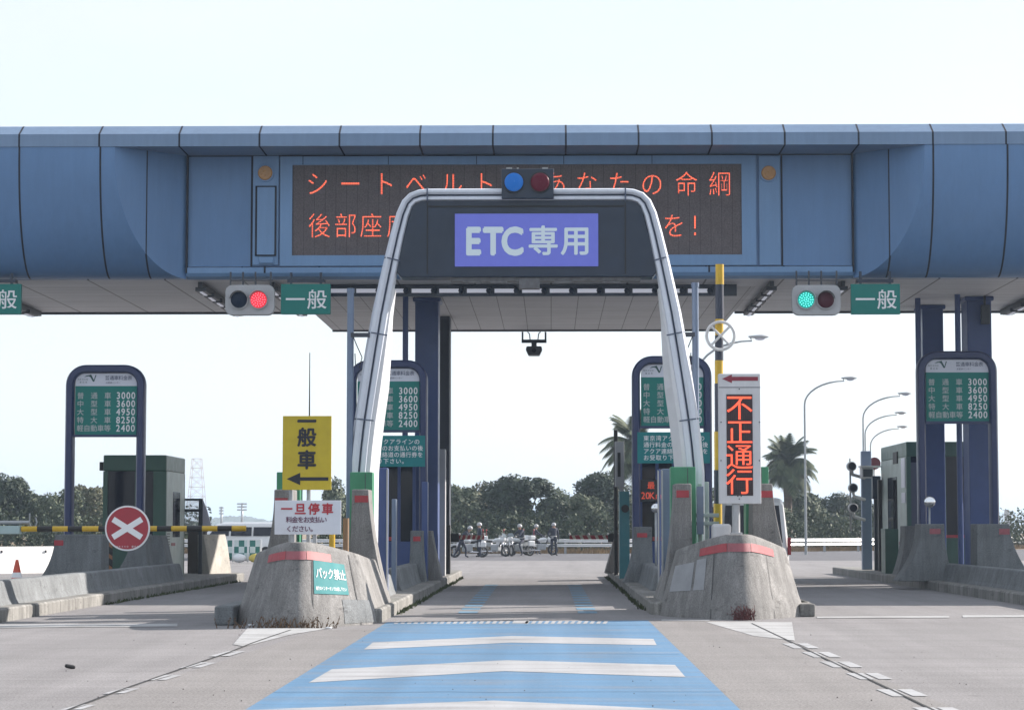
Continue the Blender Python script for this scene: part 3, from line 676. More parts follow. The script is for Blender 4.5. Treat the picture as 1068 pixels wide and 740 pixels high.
# ================================================================== ETC ARCH
YA = 41.9
arch = thing('lane_arch', 'silver twin-tube arch straddling the blue ETC lane', 'arch gantry', (xx(549, 550, YA), YA, 0))
opx = [(364, 492), (366.5, 465), (370, 436), (375.5, 400), (380.8, 366), (388, 326), (394.5, 297), (401, 269), (407.5, 243), (413.5, 222), (419.5, 209), (427, 201.5), (437, 197.8), (446, 197)]
lft = [P(x, y, YA) for x, y in opx]
lft.insert(0, Vector((lft[0].x-.02, YA, .3)))
cxm = xx(549, 300, YA)
rgt = [Vector((2*cxm-p.x, YA, p.z)) for p in lft][::-1]
path = lft+rgt
wid = []       # total face width of the twin tube along the path
for p in path:
    z = p.z; wid.append(.19 if z > 7.3 else .19+.10*min(1, (7.5-z)/2.5))
rings = [[], [], [], []]
def sec(i):
    a = path[max(0, i-1)]; b = path[min(len(path)-1, i+1)]; t = (b-a).normalized(); n = Vector((-t.z, 0, t.x))   # outward normal on the left leg
    if n.dot(Vector((cxm-path[i].x, 0, 3-path[i].z))) > 0: n = -n
    return n
outer = []; inner = []; groove = []
for i, p in enumerate(path):
    n = sec(i); W = wid[i]; a = W*.58; y = Vector((0, 1, 0))
    def q(o, d): return p-n*o+y*d
    outer.append([q(0, .22), q(0, -.02), q(.03, -.10), q(a*.3, -.14), q(a*.7, -.14), q(a, -.10), q(a, .22)])
    g0 = a+.035; inner.append([q(g0, .22), q(g0, -.08), q(g0+.02, -.11), q(g0+(W-a)*.8, -.11), q(g0+(W-a), -.06), q(g0+(W-a), .22)])
    groove.append([q(a-.01, .2), q(a-.01, -.03), q(g0+.01, -.03), q(g0+.01, .2)])
ob = MB().loft(outer).build('outer_tube', SILVER, arch, sharp=30)
MB().loft(inner).build('inner_tube', SILVER, arch, sharp=30); MB().loft(groove).build('groove', SILVERD, arch)
for sgn in (0, 1):      # inner fin widening downwards below the sign box, faces angled inwards
    fin = []
    idx = list(range(0, 8)) if sgn == 0 else list(range(len(path)-8, len(path)))
    if sgn: idx = idx[::-1]
    for i in idx:
        p = path[i]; n = sec(i); W = wid[i]; f = min(1, max(0, (6.05-p.z)/2.2)); f = f*f*(3-2*f); L = .01+.17*f
        o0 = W+.05
        fin.append([p-n*(o0-.02)+Vector((0, -.07, 0)), p-n*(o0+L*.25)+Vector((0, -.05, 0)), p-n*(o0+L)+Vector((0, .34, 0)), p-n*(o0-.02)+Vector((0, .34, 0))])
    MB().loft(fin, smooth=False).build('leg_fin', mat('arch_white_face', (.66, .67, .70), .4, .1, var=.04), arch)
mb = MB()
for py in (346.5, 436.5, 268.5):
    z = zz(py, YA)
    for i in range(len(path)-1):
        a, b = path[i], path[i+1]
        if (a.z-z)*(b.z-z) < 0:
            t = (z-a.z)/(b.z-a.z); p = a.lerp(b, t); n = sec(i); W = wid[i]+.07; y = Vector((0, 1, 0)); d = (b-a).normalized()*.012
            for s_ in (0,): mb.loft([[p-n*-.004+y*.22+k_, p-n*-.004-y*.03+k_, p-n*.03-y*.108+k_, p-n*.06-y*.146+k_, p-n*(W*.5)-y*.146+k_, p-n*(W)-y*.118+k_] for k_ in (-d, d)], closed=False, caps=False)
            mb.build('joint_line', SILVERD, arch); mb = MB()
for px in (446, 652): 
    p = P(px, 197, YA); MB().box(p.x-.012, p.x+.012, YA-.145, YA+.1, p.z-.24, p.z+.004).build('joint_line', SILVERD, arch)
# sign box inside the arch
sb = thing('etc_sign', 'dark sign box with violet screen reading ETC専用 inside the silver arch', 'LED sign', P(549, 290, YA))
pts = [(x, y) for x, y in ((437, 208.5), (661, 208.5), (668, 213), (687, 281), (681, 289), (418, 289), (411.5, 281), (430, 213))]
mb = MB().prism([(xx(x, y, YA), zz(y, YA)) for x, y in pts], 'y', YA-.06, YA+.5); mb.build('sign_box', DARK, sb, bev=.02)
mb = MB()
for px in (446, 652):
    p = P(px, 212, YA); q_ = P(px, 286, YA); mb.box(p.x-.01, p.x+.01, YA-.072, YA-.058, q_.z, p.z)
a = P(447, 215, YA); b = P(651, 286, YA)
mb.box(a.x, b.x, YA-.075, YA-.058, a.z-.03, a.z); mb.build('door_seam', BLACK, sb)
a = P(474.5, 223, YA-.09); b = P(624, 277.5, YA-.09)
SCR = mat('violet_screen', (.10, .11, .38), .35, 0, spec=.2, var=.06, scale=6, emit=(.12, .15, .56), estr=.27)
MB().box(a.x, b.x, YA-.10, YA-.05, b.z, a.z).build('screen', SCR, sb)
LET = mat('pale_screen_lettering', (.55, .65, .72), .4, emit=(.6, .72, .8), estr=.12)
ptext([('E', 494, 251.5), ('T', 514.3, 251.5), ('C', 534.5, 251.5)], 40, YA-.108, LET, sb, off=.038, sx=.84)
ptext([('専', 566.5, 250.5), ('用', 600.5, 250.5)], 32.5, YA-.108, LET, sb, name='kanji_lettering', off=.02)
mb = MB(); a = P(470, 288, YA); b = P(668, 292.5, YA); mb.box(a.x, b.x, YA+.02, YA+.3, b.z, a.z-.01)
for px in (495, 522, 590, 640): p = P(px, 293, YA); mb.box(p.x-.2, p.x+.12, YA, YA+.06, p.z-.03, p.z)
c = P(552, 293.5, YA); mb.box(c.x-.19, c.x+.19, YA-.02, YA+.3, c.z-.12, c.z+.06); mb.build('light_strip', mat('dull_metal', (.16, .16, .17), .5, .4, var=.3, scale=8), sb)
tl = thing('arch_signal', 'black signal box with blue and dark red lamps on top of the silver arch', 'traffic light', P(550, 207, YA))
YT = YA-.22; a = P(523.2, 176, YT); b = P(577.6, 206.8, YT); MB().box(a.x, b.x, YT, YT+.3, b.z, a.z).build('housing', DARK, tl, bev=.015)
lens('blue', (.015, .12, .42), .22, P(536, 190.3, YT), .172, tl, rim=BLACK, shade=False, points=False); lens('dim_red', (.10, .012, .028), .10, P(563.3, 190.3, YT), .172, tl, rim=BLACK, shade=False, points=False)
mb = MB()
for (x0, x1) in ((528, 534), (539, 541), (565.5, 571.5)): p = P(x0, 174.6, YT); q_ = P(x1, 176, YT); mb.box(p.x, q_.x, YT, YT+.08, q_.z, p.z)
mb.build('lifting_lug', LGREY, tl)
# green casings at the feet
for (x0, x1, lab) in ((288.5, 313, 'green steel cabinet behind the yellow 一般車 sign'), (365, 388.5, 'green steel cabinet at the foot of the left arch leg'), (699.5, 725.5, 'green steel cabinet at the foot of the right arch leg'), (777.5, 801.5, 'green steel cabinet behind the red-lettered LED sign')):
    Y = 41.0 if x0 < 500 else 41.1
    yy = 492 if x0 < 500 else 486.5
    a = P(x0, yy, Y); b = P(x1, yy, Y)
    t = thing('steel_cabinet', lab, 'cabinet', ((a.x+b.x)/2, Y, .2), 'green steel cabinets on the centre islands')
    MB().box(a.x, b.x, Y, Y+.45, .2, a.z).build('casing', GREEN, t, bev=.015); X = a.x+(b.x-a.x)*.68
    MB().box(X-.006, X+.006, Y-.004, Y+.001, .3, a.z-.02).build('door_seam', TRIM, t)
# blue-grey posts with brackets
def post(label, x0, x1, top, Y, bx):
    a = P(x0, top, Y); b = P(x1, top, Y); c = (a.x+b.x)/2; t = thing('steel_post', label, 'post', (c, Y, .2), 'blue-grey posts beside the arch')
    MB().tube([(c, Y, .2), (c, Y, a.z-.05), (c, Y, a.z)], [.062, .062, .06], 16).build('shaft', POSTB, t); MB().disc((c, Y, a.z), .072, 16, 'z', .08).build('cap', POSTB, t)
    z = zz(348.5, Y); d = xx(bx, 348, Y); MB().box(min(c, d), max(c, d), Y-.06, Y, z-.05, z+.03).build('bracket', TRIM, t)
    s = 1 if bx > x0 else -1
    MB().tube([(c+s*.06, Y-.08, z-.05), (c+s*.13, Y-.08, z-.22), (c+s*.22, Y-.07, z-.42), (c+s*.17, Y-.07, z-.62), (c+s*.10, Y-.07, z-.55), (c+s*.09, Y-.07, z-.35)], .01, 6).build('cable', BLACK, t)
post('blue-grey steel post beside the left arch leg', 362, 369.5, 303, 41.8, 386); post('blue-grey steel post beside the right arch leg', 721, 729, 297, 42.3, 705)
# striped pole with spoked ring
Y = 42.0; c = P(750.5, 276, Y); t = thing('striped_pole', 'tall yellow and dark striped pole with a white crossed ring near the top', 'barrier pole', (c.x, Y, .2))
STR = [(276, 297, 0), (297, 333, 1), (333, 350, 0), (350, 376, 1), (376, 400, 0), (400, 450, 1), (450, 490, 0), (490, 525, 1), (525, 556, 0), (556, 612, 1)]
mb = MB(); 
for y0, y1, mi in STR:
    z0, z1 = zz(y1, Y), zz(y0, Y); xa = xx(748+(y1-276)*-.0, 300, Y); dx = (y0-276)*-.00025
    mb.tube([(c.x+dx, Y, z0), (c.x+dx, Y, z1)], .077, 16, mi)
mb.build('shaft', [YELP, mat('stripe_dark', (.03, .04, .07), .5)], t)
rc = P(751.5, 350, Y-.12); mb = MB().tube([rc+Vector((.255*math.cos(q*math.pi/16), 0, .255*math.sin(q*math.pi/16))) for q in range(32)], .028, 8, closed=True)
for q in (45, 135): v = Vector((math.cos(R(q)), 0, math.sin(R(q))))*.25; mb.tube([rc-v, rc+v], .022, 8)
mb.build('crossed_ring', mat('ring_white', (.6, .6, .6), .5, 0, var=.1, scale=9), t)
# white LED sign
Y = 39.6; a = P(749.5, 389.5, Y); b = P(794, 525, Y)
t = thing('led_lane_sign', 'tall white LED sign reading 不正通行 in red under a red left arrow', 'LED sign', ((a.x+b.x)/2, Y, 1.2))
SW = mat('sign_white', (.60, .60, .62), .5, 0, var=.05, scale=3, stain=.08)
MB().box(a.x, b.x, Y, Y+.22, b.z, a.z).build('housing', SW, t, bev=.012)
mb = MB(); z = zz(404, Y); mb.box(a.x, b.x, Y-.003, Y, z-.006, z+.006)
for (x, y) in ((771, 405.5), (771, 520), (752, 440), (752, 480), (792, 440), (792, 480), (769.5, 517), (773, 517)): p = P(x, y, Y); mb.disc((p.x, Y-.004, p.z), .012, 8, 'y', .01)
mb.build('screw', TRIM, t)
mb = MB(); arrow(mb, xx(753, 394, Y), xx(790.5, 394, Y), zz(395, Y), Y-.005, .17, .075, .035); mb.build('arrow', mat('arrow_maroon', (.30, .02, .05), .5), t)
a2 = P(757.5, 411, Y); b2 = P(785.5, 516.5, Y)
MB().box(a2.x, b2.x, Y-.008, Y-.002, b2.z, a2.z).build('display', mat('led_dark_red', (.05, .022, .028), .6, 0, joints=[(0, .032, .006), (2, .032, .006)]), t)
LEDR = led('led_red', (1, .09, .035), 1.25, .021, (.3, .05, .03))
ptext([(ch, 771.3, 424.3+i*25.8) for i, ch in enumerate('不正通行')], 28, Y-.014, LEDR, t, off=0, sx=1.04)
p0 = P(768, 525, Y); MB().tube([(p0.x, Y+.1, 1.2), (p0.x, Y+.1, p0.z)], .07, 14).box(p0.x-.1, p0.x+.1, Y, Y+.2, 1.2, 1.42).build('pole', LGREY, t, bev=.01)
# white box beside it
a = P(748, 546, 39.9); b = P(763, 560, 39.9)
tag(MB().box(a.x-.08, b.x, 39.9, 40.3, 1.0, a.z).build('junction_box', SW, origin=(a.x, 39.9, 1.0), bev=.05), 'small off-white box on the bullnose beside the LED sign pole', 'box')
# pale rail frame behind
Y = 41.2; t = thing('rail_frame', 'pale green pipe frame behind the right arch foot', 'rail', P(736, 600, Y))
PALE = mat('pale_green_paint', (.42, .52, .50), .5)
mb = MB()
for y in (537, 545.5): a = P(724, y, Y); b = P(750, y, Y); mb.box(a.x, b.x, Y, Y+.05, a.z-.035, a.z+.035)
for x in (730, 737.5): a = P(x, 504 if x < 735 else 502, Y); mb.box(a.x-.035, a.x+.035, Y+.06, Y+.11, .2, a.z)
mb.build('pipe_frame', PALE, t, bev=.01)
a = P(730.5, 504, Y); MB().box(a.x-.07, a.x+.05, Y-.06, Y, a.z-.9, a.z-.05).build('blue_panel', POSTB, t)
# ------------------------------------------------------------------ yellow sign and white sign
Y = 37.3; a = P(295, 433.5, Y); b = P(345.3, 510.5, Y)
t = thing('general_vehicle_sign', 'yellow sign reading 一般車 above a black left arrow', 'sign', ((a.x+b.x)/2, Y, 1.2))
MB().box(a.x, b.x, Y, Y+.04, b.z, a.z).build('board', YEL, t, bev=.004)
ptext([('一', 320, 439), ('般', 320, 455.5), ('車', 320, 479)], 20.5, Y-.004, INK, t, off=.03)
mb = MB(); arrow(mb, xx(299, 499, Y), xx(342.5, 499, Y), zz(499, Y), Y-.004, .22, .10, .028); mb.build('arrow', INK, t)
mb = MB()
for x in (303, 321.5): q_ = P(x, 510, Y); mb.tube([(q_.x, Y+.08, 1.15), (q_.x, Y+.08, a.z-.1)], .035, 12)
mb.build('pole', GALV, t)
q_ = P(322.3, 434, Y); MB().tube([(q_.x, Y+.06, q_.z-.2), (q_.x, Y+.06, zz(367, Y))], [.012, .007], 8).build('antenna_rod', BLACK, t)
Y = 36.9; a = P(286.5, 521.5, Y); b = P(355.5, 557, Y)
t = thing('stop_and_pay_sign', 'white sign reading 一旦停車 in red with two lines of small dark text', 'sign', ((a.x+b.x)/2, Y, 1.2))
MB().box(a.x, b.x, Y, Y+.03, b.z, a.z).build('board', mat('sign_pale', (.66, .68, .74), .5, var=.05, scale=3), t, bev=.004)
ptext([(c, 299+i*14.2, 530.3) for i, c in enumerate('一旦停車')], 12.4, Y-.004, REDTXT, t, off=.03)
ptext([(c, 301.5+i*6.05, 541.5) for i, c in enumerate('料金をお支払い')]+[(c, 301.5+i*6.4, 551) for i, c in enumerate('ください。')], 6.8, Y-.004, mat('maroon_ink', (.16, .03, .10), .6), t, name='small_lettering', off=.012)
mb = MB()
for x in (305, 328): q_ = P(x, 557, Y); mb.box(q_.x-.03, q_.x+.03, Y+.04, Y+.09, 1.1, a.z-.05)
mb.build('pole', LGREY, t)
for (x, m, lab) in ((346.5, YELP, 'short yellow bollard pipe standing behind the white 一旦停車 sign'), (361, mat('brown_pipe', (.28, .17, .09), .6), 'short brown pipe right of the yellow pipe on the bullnose')):
    q_ = P(x, 540, 38.2); tag(MB().tube([(q_.x, 38.2, .6), (q_.x, 38.2, q_.z)], .05, 12).build('guard_pipe', m, origin=(q_.x, 38.2, .6)), lab, 'pipe')
# ================================================================== FEE SIGNS
YFs = 57.0
def fee_sign():
    k = YFs/2400; t = thing('fee_sign', '', 'fee sign', (0, 0, 0), 'blue framed toll fee signs')
    # local: x centre, z measured so that photo row py of the leftmost sign maps
    def X(px): return (px-110.5)*k*1.0
    def Z(py): return zz(py, YFs)
    w2 = 83/2*k; T = .20; R1_ = .50; top = Z(380); bot = -.12
    def outline(w, tp, r):
        pts = [(-w, bot)]
        for i in range(9): a = math.pi-i*math.pi/16; pts.append((-w+r+r*math.cos(a), tp-r+r*math.sin(a)))
        for i in range(9): a = math.pi/2-i*math.pi/16; pts.append((w-r+r*math.cos(a), tp-r+r*math.sin(a)))
        pts.append((w, bot)); return pts
    o = outline(w2, top, .5); inn = outline(w2-T, top-.2, .3); mb = MB()
    rings = []
    for (po, pi_) in zip(o, inn):
        f = .05
        rings.append([(po[0], -.10, po[1]), (po[0]+(pi_[0]-po[0])*.2, -.16, po[1]+(pi_[1]-po[1])*.2), (po[0]+(pi_[0]-po[0])*.8, -.16, po[1]+(pi_[1]-po[1])*.8), (pi_[0], -.10, pi_[1]), (pi_[0], .14, pi_[1]), (po[0], .14, po[1])])
    mb.loft(rings); mb.build('frame', SIGNBLUE, t, sharp=35)
    a, b = X(79.5), X(143.3); zt, zh, zb = Z(388.8), Z(402), Z(452.7)
    pts = [(a-.02, zh), (b+.02, zh)]
    r = .22
    for i in range(7): an = i*math.pi/12; pts.append((b+.02-r+r*math.cos(an), zt-r+r*math.sin(an)))
    for i in range(7): an = math.pi/2+i*math.pi/12; pts.append((a-.02+r+r*math.cos(an), zt-r+r*math.sin(an)))
    h = MB().prism(pts, 'y', -.05, .05).build('header_board', HEAD, t)
    MB().box(a-.02, b+.02, -.055, .06, zb, zh).build('fare_board', TEAL, t)
    MB().box(a-.05, b+.05, -.09, .07, zb-.06, zb).build('lower_rail', SIGNBLUE, t)
    ty = -.062; items = []
    for r_, (s, n) in enumerate((('普通車', '3000'), ('中型車', '3600'), ('大型車', '4950'), ('特大車', '8250'), ('軽自動車等', '2400'))):
        z = Z(412+8.5*r_); 
        xs_ = (84.3, 98.6, 112.8) if len(s) == 3 else (84.3, 91.4, 98.6, 105.7, 112.8)
        items.append((s, xs_, n, z))
    mb = MB(); md = MB()
    for s, xs_, n, z in items:
        for c, x in zip(s, xs_): mb.text([(c, 0, 0)], 7.3*k, Vector((X(x), ty, z)), off=.011)
        for i, c in enumerate(n): md.text([(c, 0, 0)], 9.9*k, Vector((X(124.0+5.2*i), ty, z)), off=.018, sx=.86)
    mb.build('class_lettering', mat('pale_lettering', (.55, .62, .62), .5), t); md.build('fare_digits', WHITE, t)
    GI = mat('logo_green', (.02, .10, .10), .5); mb = MB()
    def lz(pts): return [(X(79.5+(u-120)/6.17), -.056, Z(389+(v-180)/6.17)) for u, v in pts]
    mb.poly(lz([(168, 203), (185, 193), (203, 190), (212, 187), (222, 205), (212, 203), (200, 197), (185, 200)]))
    mb.poly(lz([(203, 190), (216, 186), (234, 222), (243, 190), (250, 190), (236, 232), (228, 232)]))
    mb.text(row('NEXCO', 0, .052, 0), .06, Vector((X(82), -.056, Z(395))), sx=1)
    mb.text(row('東日本', 0, .07, 0), .05, Vector((X(84), -.056, Z(398))))
    mb.build('logo', GI, h)
    mb = MB().text(row('普通車料金表', 0, 4.75*k, 0), 5.0*k, Vector((X(112), -.056, Z(393.5))), off=.01); mb.text(row('木更津インター', 0, 2.2*k, 0), 2.3*k, Vector((X(111.5), -.056, Z(398.5))))
    mb.build('header_lettering', mat('header_ink', (.12, .14, .22), .6), h)
    return t
fs = fee_sign()
FLAB = ['leftmost blue framed toll fee sign in front of the green booth', 'blue framed toll fee sign behind the left arch leg', 'blue framed toll fee sign behind the right arch leg', 'rightmost blue framed toll fee sign in front of the blue columns']
for i, (px, dy) in enumerate(((110.5, 0), (404.6, 4.6), (700.5, 8.6), (997.8, 13.2))):
    o = fs if i == 0 else copy_tree(fs)
    Yq = 58.6 if i == 3 else YFs; o.scale = (Yq/YFs,)*3; o.location = (xx(px, 420, Yq), Yq, dy*Yq/2400-(.04 if i == 3 else 0)); o['label'] = FLAB[i]
def notice(x0, y0, label):
    Y = YFs-.18; a = P(x0, y0, Y); b = P(x0+75.8, y0+32.4, Y); t = thing('toll_notice', label, 'sign', ((a.x+b.x)/2, Y, b.z), 'teal toll payment notices')
    MB().box(a.x, b.x, Y, Y+.05, b.z, a.z).build('board', TEAL2, t)
    it = []
    for r_, s in enumerate(('東京湾アクアラインの', '通行料金のお支払いの後', 'アクア連絡道の通行券を', 'お受取り下さい。')):
        for i, c in enumerate(s): it.append((c, x0+9.3+i*6.45-(.3*i if len(s) > 10 else 0), y0+6.3+r_*6.75))
    ptext(it, 6.0, Y-.005, WHITE, t, off=.006)
notice(367.5, 454, 'teal payment notice below the fare board behind the left arch leg'); notice(664.7, 450.4, 'teal payment notice below the fare board behind the right arch leg')
# speed display
Y = 57.4; a = P(664.7, 500, Y); b = P(691, 523, Y); t = thing('speed_display', 'dark LED panel showing 20Km in dim red below the right teal notice', 'LED display', P(678, 523, Y))
MB().box(a.x, b.x, Y, Y+.15, b.z, a.z).build('panel', mat('panel_black', (.02, .02, .028), .4), t, bev=.01)
ptext([('最', 679, 505.8)], 8, Y-.006, mat('dim_red_led', (.3, .04, .03), .5, emit=(1, .12, .05), estr=.25), t, off=.004)
ptext([('2', 670.8, 516.5), ('0', 675.5, 516.5), ('K', 680.3, 516.5), ('m', 687, 516.5)], 10, Y-.006, MATS['dim_red_led'], t, name='speed_lettering', sx=.9)
# dark booths on the centre islands (between fee sign posts)
def dark_booth(label, x0, x1, Y, top):
    a = P(x0, top, Y); b = P(x1, top, Y); t = thing('toll_booth', label, 'toll booth', ((a.x+b.x)/2, Y, .2), 'toll booths')
    MB().box(a.x, b.x, Y, Y+3.2, .2, 1.15).build('lower_wall', NAVY, t, bev=.02)
    MB().box(a.x+.04, b.x-.04, Y+.04, Y+3.16, 1.15, a.z-.25).build('window', GLASS, t)
    MB().box(a.x-.05, b.x+.05, Y-.05, Y+3.25, a.z-.25, a.z).build('roof', NAVY, t, bev=.02)
    mb = MB()
    for q in (0, .33, .66, 1): X = a.x+(b.x-a.x)*q; mb.box(X-.04, X+.04, Y-.01, Y+.05, 1.15, a.z-.25)
    mb.build('mullion', NAVY, t)
    MB().box(a.x+.3, a.x+.62, Y-.012, Y-.002, 1.17, 1.27).build('notice_strip', RED, t)
dark_booth('dark booth behind the teal notice on the left centre island', 386, 432, 59.2, 470); dark_booth('dark booth behind the speed display on the right centre island', 668, 720, 59.2, 470)
# navy cabinets and posts by the booths
def slab(name, label, x0, x1, ytop, Y, m, cat, dep=.4, z0=.2, group=None, bev=.015, edge=False):
    a = P(x0, ytop, Y); b = P(x1, ytop, Y); t = thing(name, label, cat, ((a.x+b.x)/2, Y, z0), group)
    MB().box(a.x, b.x, Y, Y+dep, z0, a.z).build('body', m, t, bev=bev)
    if edge: X = a.x if edge < 0 else b.x; MB().box(X-.015, X+.015, Y-.02, Y+.02, z0+.1, a.z-.03).build('edge_trim', LGREY, t)
    return t
g = 'navy cabinets beside the lane'
slab('detector_cabinet', 'tall navy cabinet right of the left arch foot', 394, 404, 487.5, 43, NAVY, 'cabinet', group=g, edge=1)
slab('detector_cabinet', 'shorter slim navy cabinet behind the left tall one', 408.5, 413, 520, 46.5, POSTB, 'cabinet', group=g)
slab('detector_cabinet', 'navy cabinet beside the left big column in front of the booth', 440, 446, 502, 56, NAVY, 'cabinet', group=g)
slab('detector_cabinet', 'tall navy cabinet left of the right arch foot', 690.5, 703, 488.5, 42.4, POSTB, 'cabinet', group=g, edge=-1)
slab('detector_cabinet', 'slim navy panel left of the right tall cabinet', 686.5, 689, 489, 45, NAVY, 'cabinet', group=g, edge=-1)
slab('detector_pillar', 'pale grey pillar behind the left big column', 458, 464.5, 468, 61.8, LGREY, 'pillar', dep=.5)
slab('detector_pillar', 'tall pale grey upright beside the dark column by the central lane', 464.8, 468.6, 346, 69.2, POSTB, 'pillar', dep=.2)
slab('detector_pillar', 'dark box pillar at the rear of the left centre island', 465, 469.5, 547, 64, BLACK, 'pillar', dep=.3)
slab('detector_pillar', 'black upright pole at the rear of the right centre island', 640.2, 644.2, 448, 63, BLACK, 'pillar', dep=.2)
t = slab('antenna_unit', 'white slotted unit on an upright at the rear of the right centre island', 641.5, 651, 460, 62, LGREY, 'antenna', dep=.3, z0=2.6, group=None)
a = P(644, 462, 62); MB().box(a.x, a.x+.08, 61.985, 61.997, a.z-.9, a.z-.25).build('slot', BLACK, t); a = P(648, 500, 62); MB().box(a.x-.04, a.x+.05, 62.05, 62.15, .2, 2.6).build('upright', LGREY, t)
t = slab('ticket_machine', 'teal ticket machine with a round dark opening on the right centre island', 646, 656.5, 512, 58.6, mat('machine_teal', (.03, .17, .20), .45, var=.1), 'machine', dep=.6)
a = P(652, 530, 58.57); MB().disc(a, .1, 16, 'y', .04).build('opening', BLACK, t)
def mirror(label, px, py, r, Y, base):
    c = P(px, py, Y); t = thing('round_mirror', label, 'mirror', (c.x, Y, base), 'round mirrors by the booths')
    MB().tube([(c.x, Y+.05, base), (c.x, Y+.05, c.z)], .025, 8).build('stem', GALV, t)
    mb = MB(); rr = r*Y/2400; rings = []
    for k_ in range(6): a = k_/5*1.5; rings.append([c+Vector((rr*math.cos(a)*math.cos(q*math.pi/10), -.06*math.sin(a), rr*math.cos(a)*math.sin(q*math.pi/10))) for q in range(20)])
    mb.loft(rings); mb.build('mirror_face', mat('mirror', (.8, .82, .85), .12, 1), t)
mirror('round mirror beside the navy cabinet on the right centre island', 684, 529.5, 5, 50, .2); mirror('round mirror between the post and booth glass at far right', 969.5, 523, 6, 56.9, .3)
# ================================================================== BOOTHS
def booth(label, xa, xb, Y0, Y1, ztop, sideface, z0=.2):
    t = thing('toll_booth', label, 'toll booth', ((xa+xb)/2, Y0, z0), 'toll booths')
    MB().box(xa, xb, Y0, Y1, ztop-.42, ztop).build('roof', DGREEN, t, bev=.03)
    fw = MB(); 
    MB().box(xa, xb, Y1-.12, Y1, z0, ztop-.42).build('rear_wall', DGREEN, t); fw.box(xa, xb, Y0, Y0+.12, z0, 1.3)
    for X in (xa, xb-.34): MB().box(X, X+(.12 if X == xa else .34), Y0, Y0+.12, 1.302, ztop-.422).build('corner_post', DGREEN, t)
    fw.build('front_wall', DGREEN, t, bev=.015)
    MB().box(xa+.1, xb-.3, Y0+.05, Y0+.08, 1.28, ztop-.4).build('window', GLASS, t)
    mb = MB(); w_ = xb-.34-xa-.12
    for q in (.62,): mb.box(xa+.12+w_*q-.03, xa+.12+w_*q+.03, Y0+.01, Y0+.06, 1.3, ztop-.42)
    mb.build('mullion', DGREEN, t)
    MB().box(xa+.12, xb-.34, Y0-.012, Y0-.002, 1.22, 1.30).build('warning_strip', RED, t)
    if sideface > 0:
        for (u0, u1, v0, v1) in ((160.5, 164, 503, 519), (160.5, 167, 521, 529), (161, 164.5, 531, 536)):
            p_ = P(u0, v0, Y0+.045); q_ = P(u1, v1, Y0+.045); MB().box(p_.x, q_.x, Y0+.038, Y0+.046, q_.z, p_.z).build('far_window_glimpse', PANE, t)
    # side walls with door slot and louvre
    for X, s in ((xa, -1), (xb, 1)):
        o = MB().box(X-(.06 if s > 0 else -.0), X+(.0 if s > 0 else .06), Y0+.13, Y1-.13, z0, ztop-.42).build('side_wall', BOOTHS, t)
        xo = X+s*.012
        MB().box(min(X, xo), max(X, xo), Y0+(Y1-Y0)*.36, Y0+(Y1-Y0)*.72, 1.25, ztop-.95).build('side_window', GLASS, o)
        mb = MB()
        for k_ in range(16): mb.box(min(X, xo), max(X, xo), Y0+.22, Y0+.6, .35+k_*.07, .375+k_*.07)
        mb.build('louvre', BLACK, o)
        MB().box(min(X, xo), max(X, xo), Y0+.9, Y0+1.5, 1.02, 1.1).build('red_label', REDW, o)
    MB().box(xa+.25, xb-.5, Y0+1.4, Y0+1.5, 1.2, ztop-.6).build('interior_panel', mat('booth_interior', (.07, .07, .09), .7), t)
    return t
xa = xx(107, 540, 60.3); xb = xx(173, 540, 60.3)
b1 = booth('green toll booth with silver side behind the red X barrier sign', xa, xb, 60.3, 63.4, zz(474, 60.3), 1)
xa2 = xx(946, 530, 65); b2_ = booth('green toll booth behind the rightmost fee sign', xa2, xa2+2.0, 65, 70, zz(460.5, 65), -1)
MB().box(xa-.14, xa, 60.5, 60.8, zz(490, 60.3), zz(481, 60.3)).build('side_lamp', BLACK, b1)
a = zz(466, 65); MB().box(xa2-.03, xa2-.002, 66.6, 67.4, a-.42, a-.08).build('side_lamp', BLACK, b2_)
MB().box(xa2-.02, xa2-.004, 65.2, 65.9, zz(508, 65), zz(477, 65)).box(xa2-.02, xa2-.004, 65.2, 65.9, zz(524, 65), zz(513, 65)).build('corner_pane', PANE, b2_)
MB().box(xa2+.12, xa2+.5, 65.03, 65.045, 1.4, zz(482, 65)).build('front_glass', mat('grey_glass', (.12, .13, .17), .1), b2_)
# screen frame + pale concrete at the rear of the far-left island
Y = 64; t = thing('wind_screen', 'grey framed wind screen with white panes beside the green booth', 'screen', P(212, 600, Y))
a = P(190, 519.5, Y); b = P(210.8, 551, Y)
CLR = mat('clear_pane', (.75, .78, .82), .1, alpha=.25)
MB().box(a.x, b.x-.08, Y+.02, Y+.05, b.z, a.z).build('pane', CLR, t)
MB().box(a.x, b.x, Y, Y+.08, a.z-.06, a.z).box(b.x-.10, b.x, Y, Y+.08, .2, a.z-.06).box(a.x, b.x-.10, Y, Y+.08, a.z-.37, a.z-.29).box(a.x, b.x-.10, Y, Y+.08, b.z-.08, b.z).build('frame', TRIM, t)
pts = [(210.8, 519.5), (213, 524), (216, 532), (218.5, 541), (221, 550), (210.8, 552)]
MB().prism([(xx(x, y, Y+.1), zz(y, Y+.1)) for x, y in pts], 'y', Y+.1, Y+.16).build('curved_panel', PANE, t)
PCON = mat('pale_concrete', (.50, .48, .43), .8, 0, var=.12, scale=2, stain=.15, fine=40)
t = thing('concrete_wing', 'pale sunlit flared concrete guard at the rear of the far left island', 'concrete guard', P(222, 602, Y), 'upright concrete guards on the islands')
def pw(pts, Y0, Y1): return [[(xx(x, y, Y0), yy_, zz(y, Y0)) for x, y in pts] for yy_ in (Y0, Y1)]
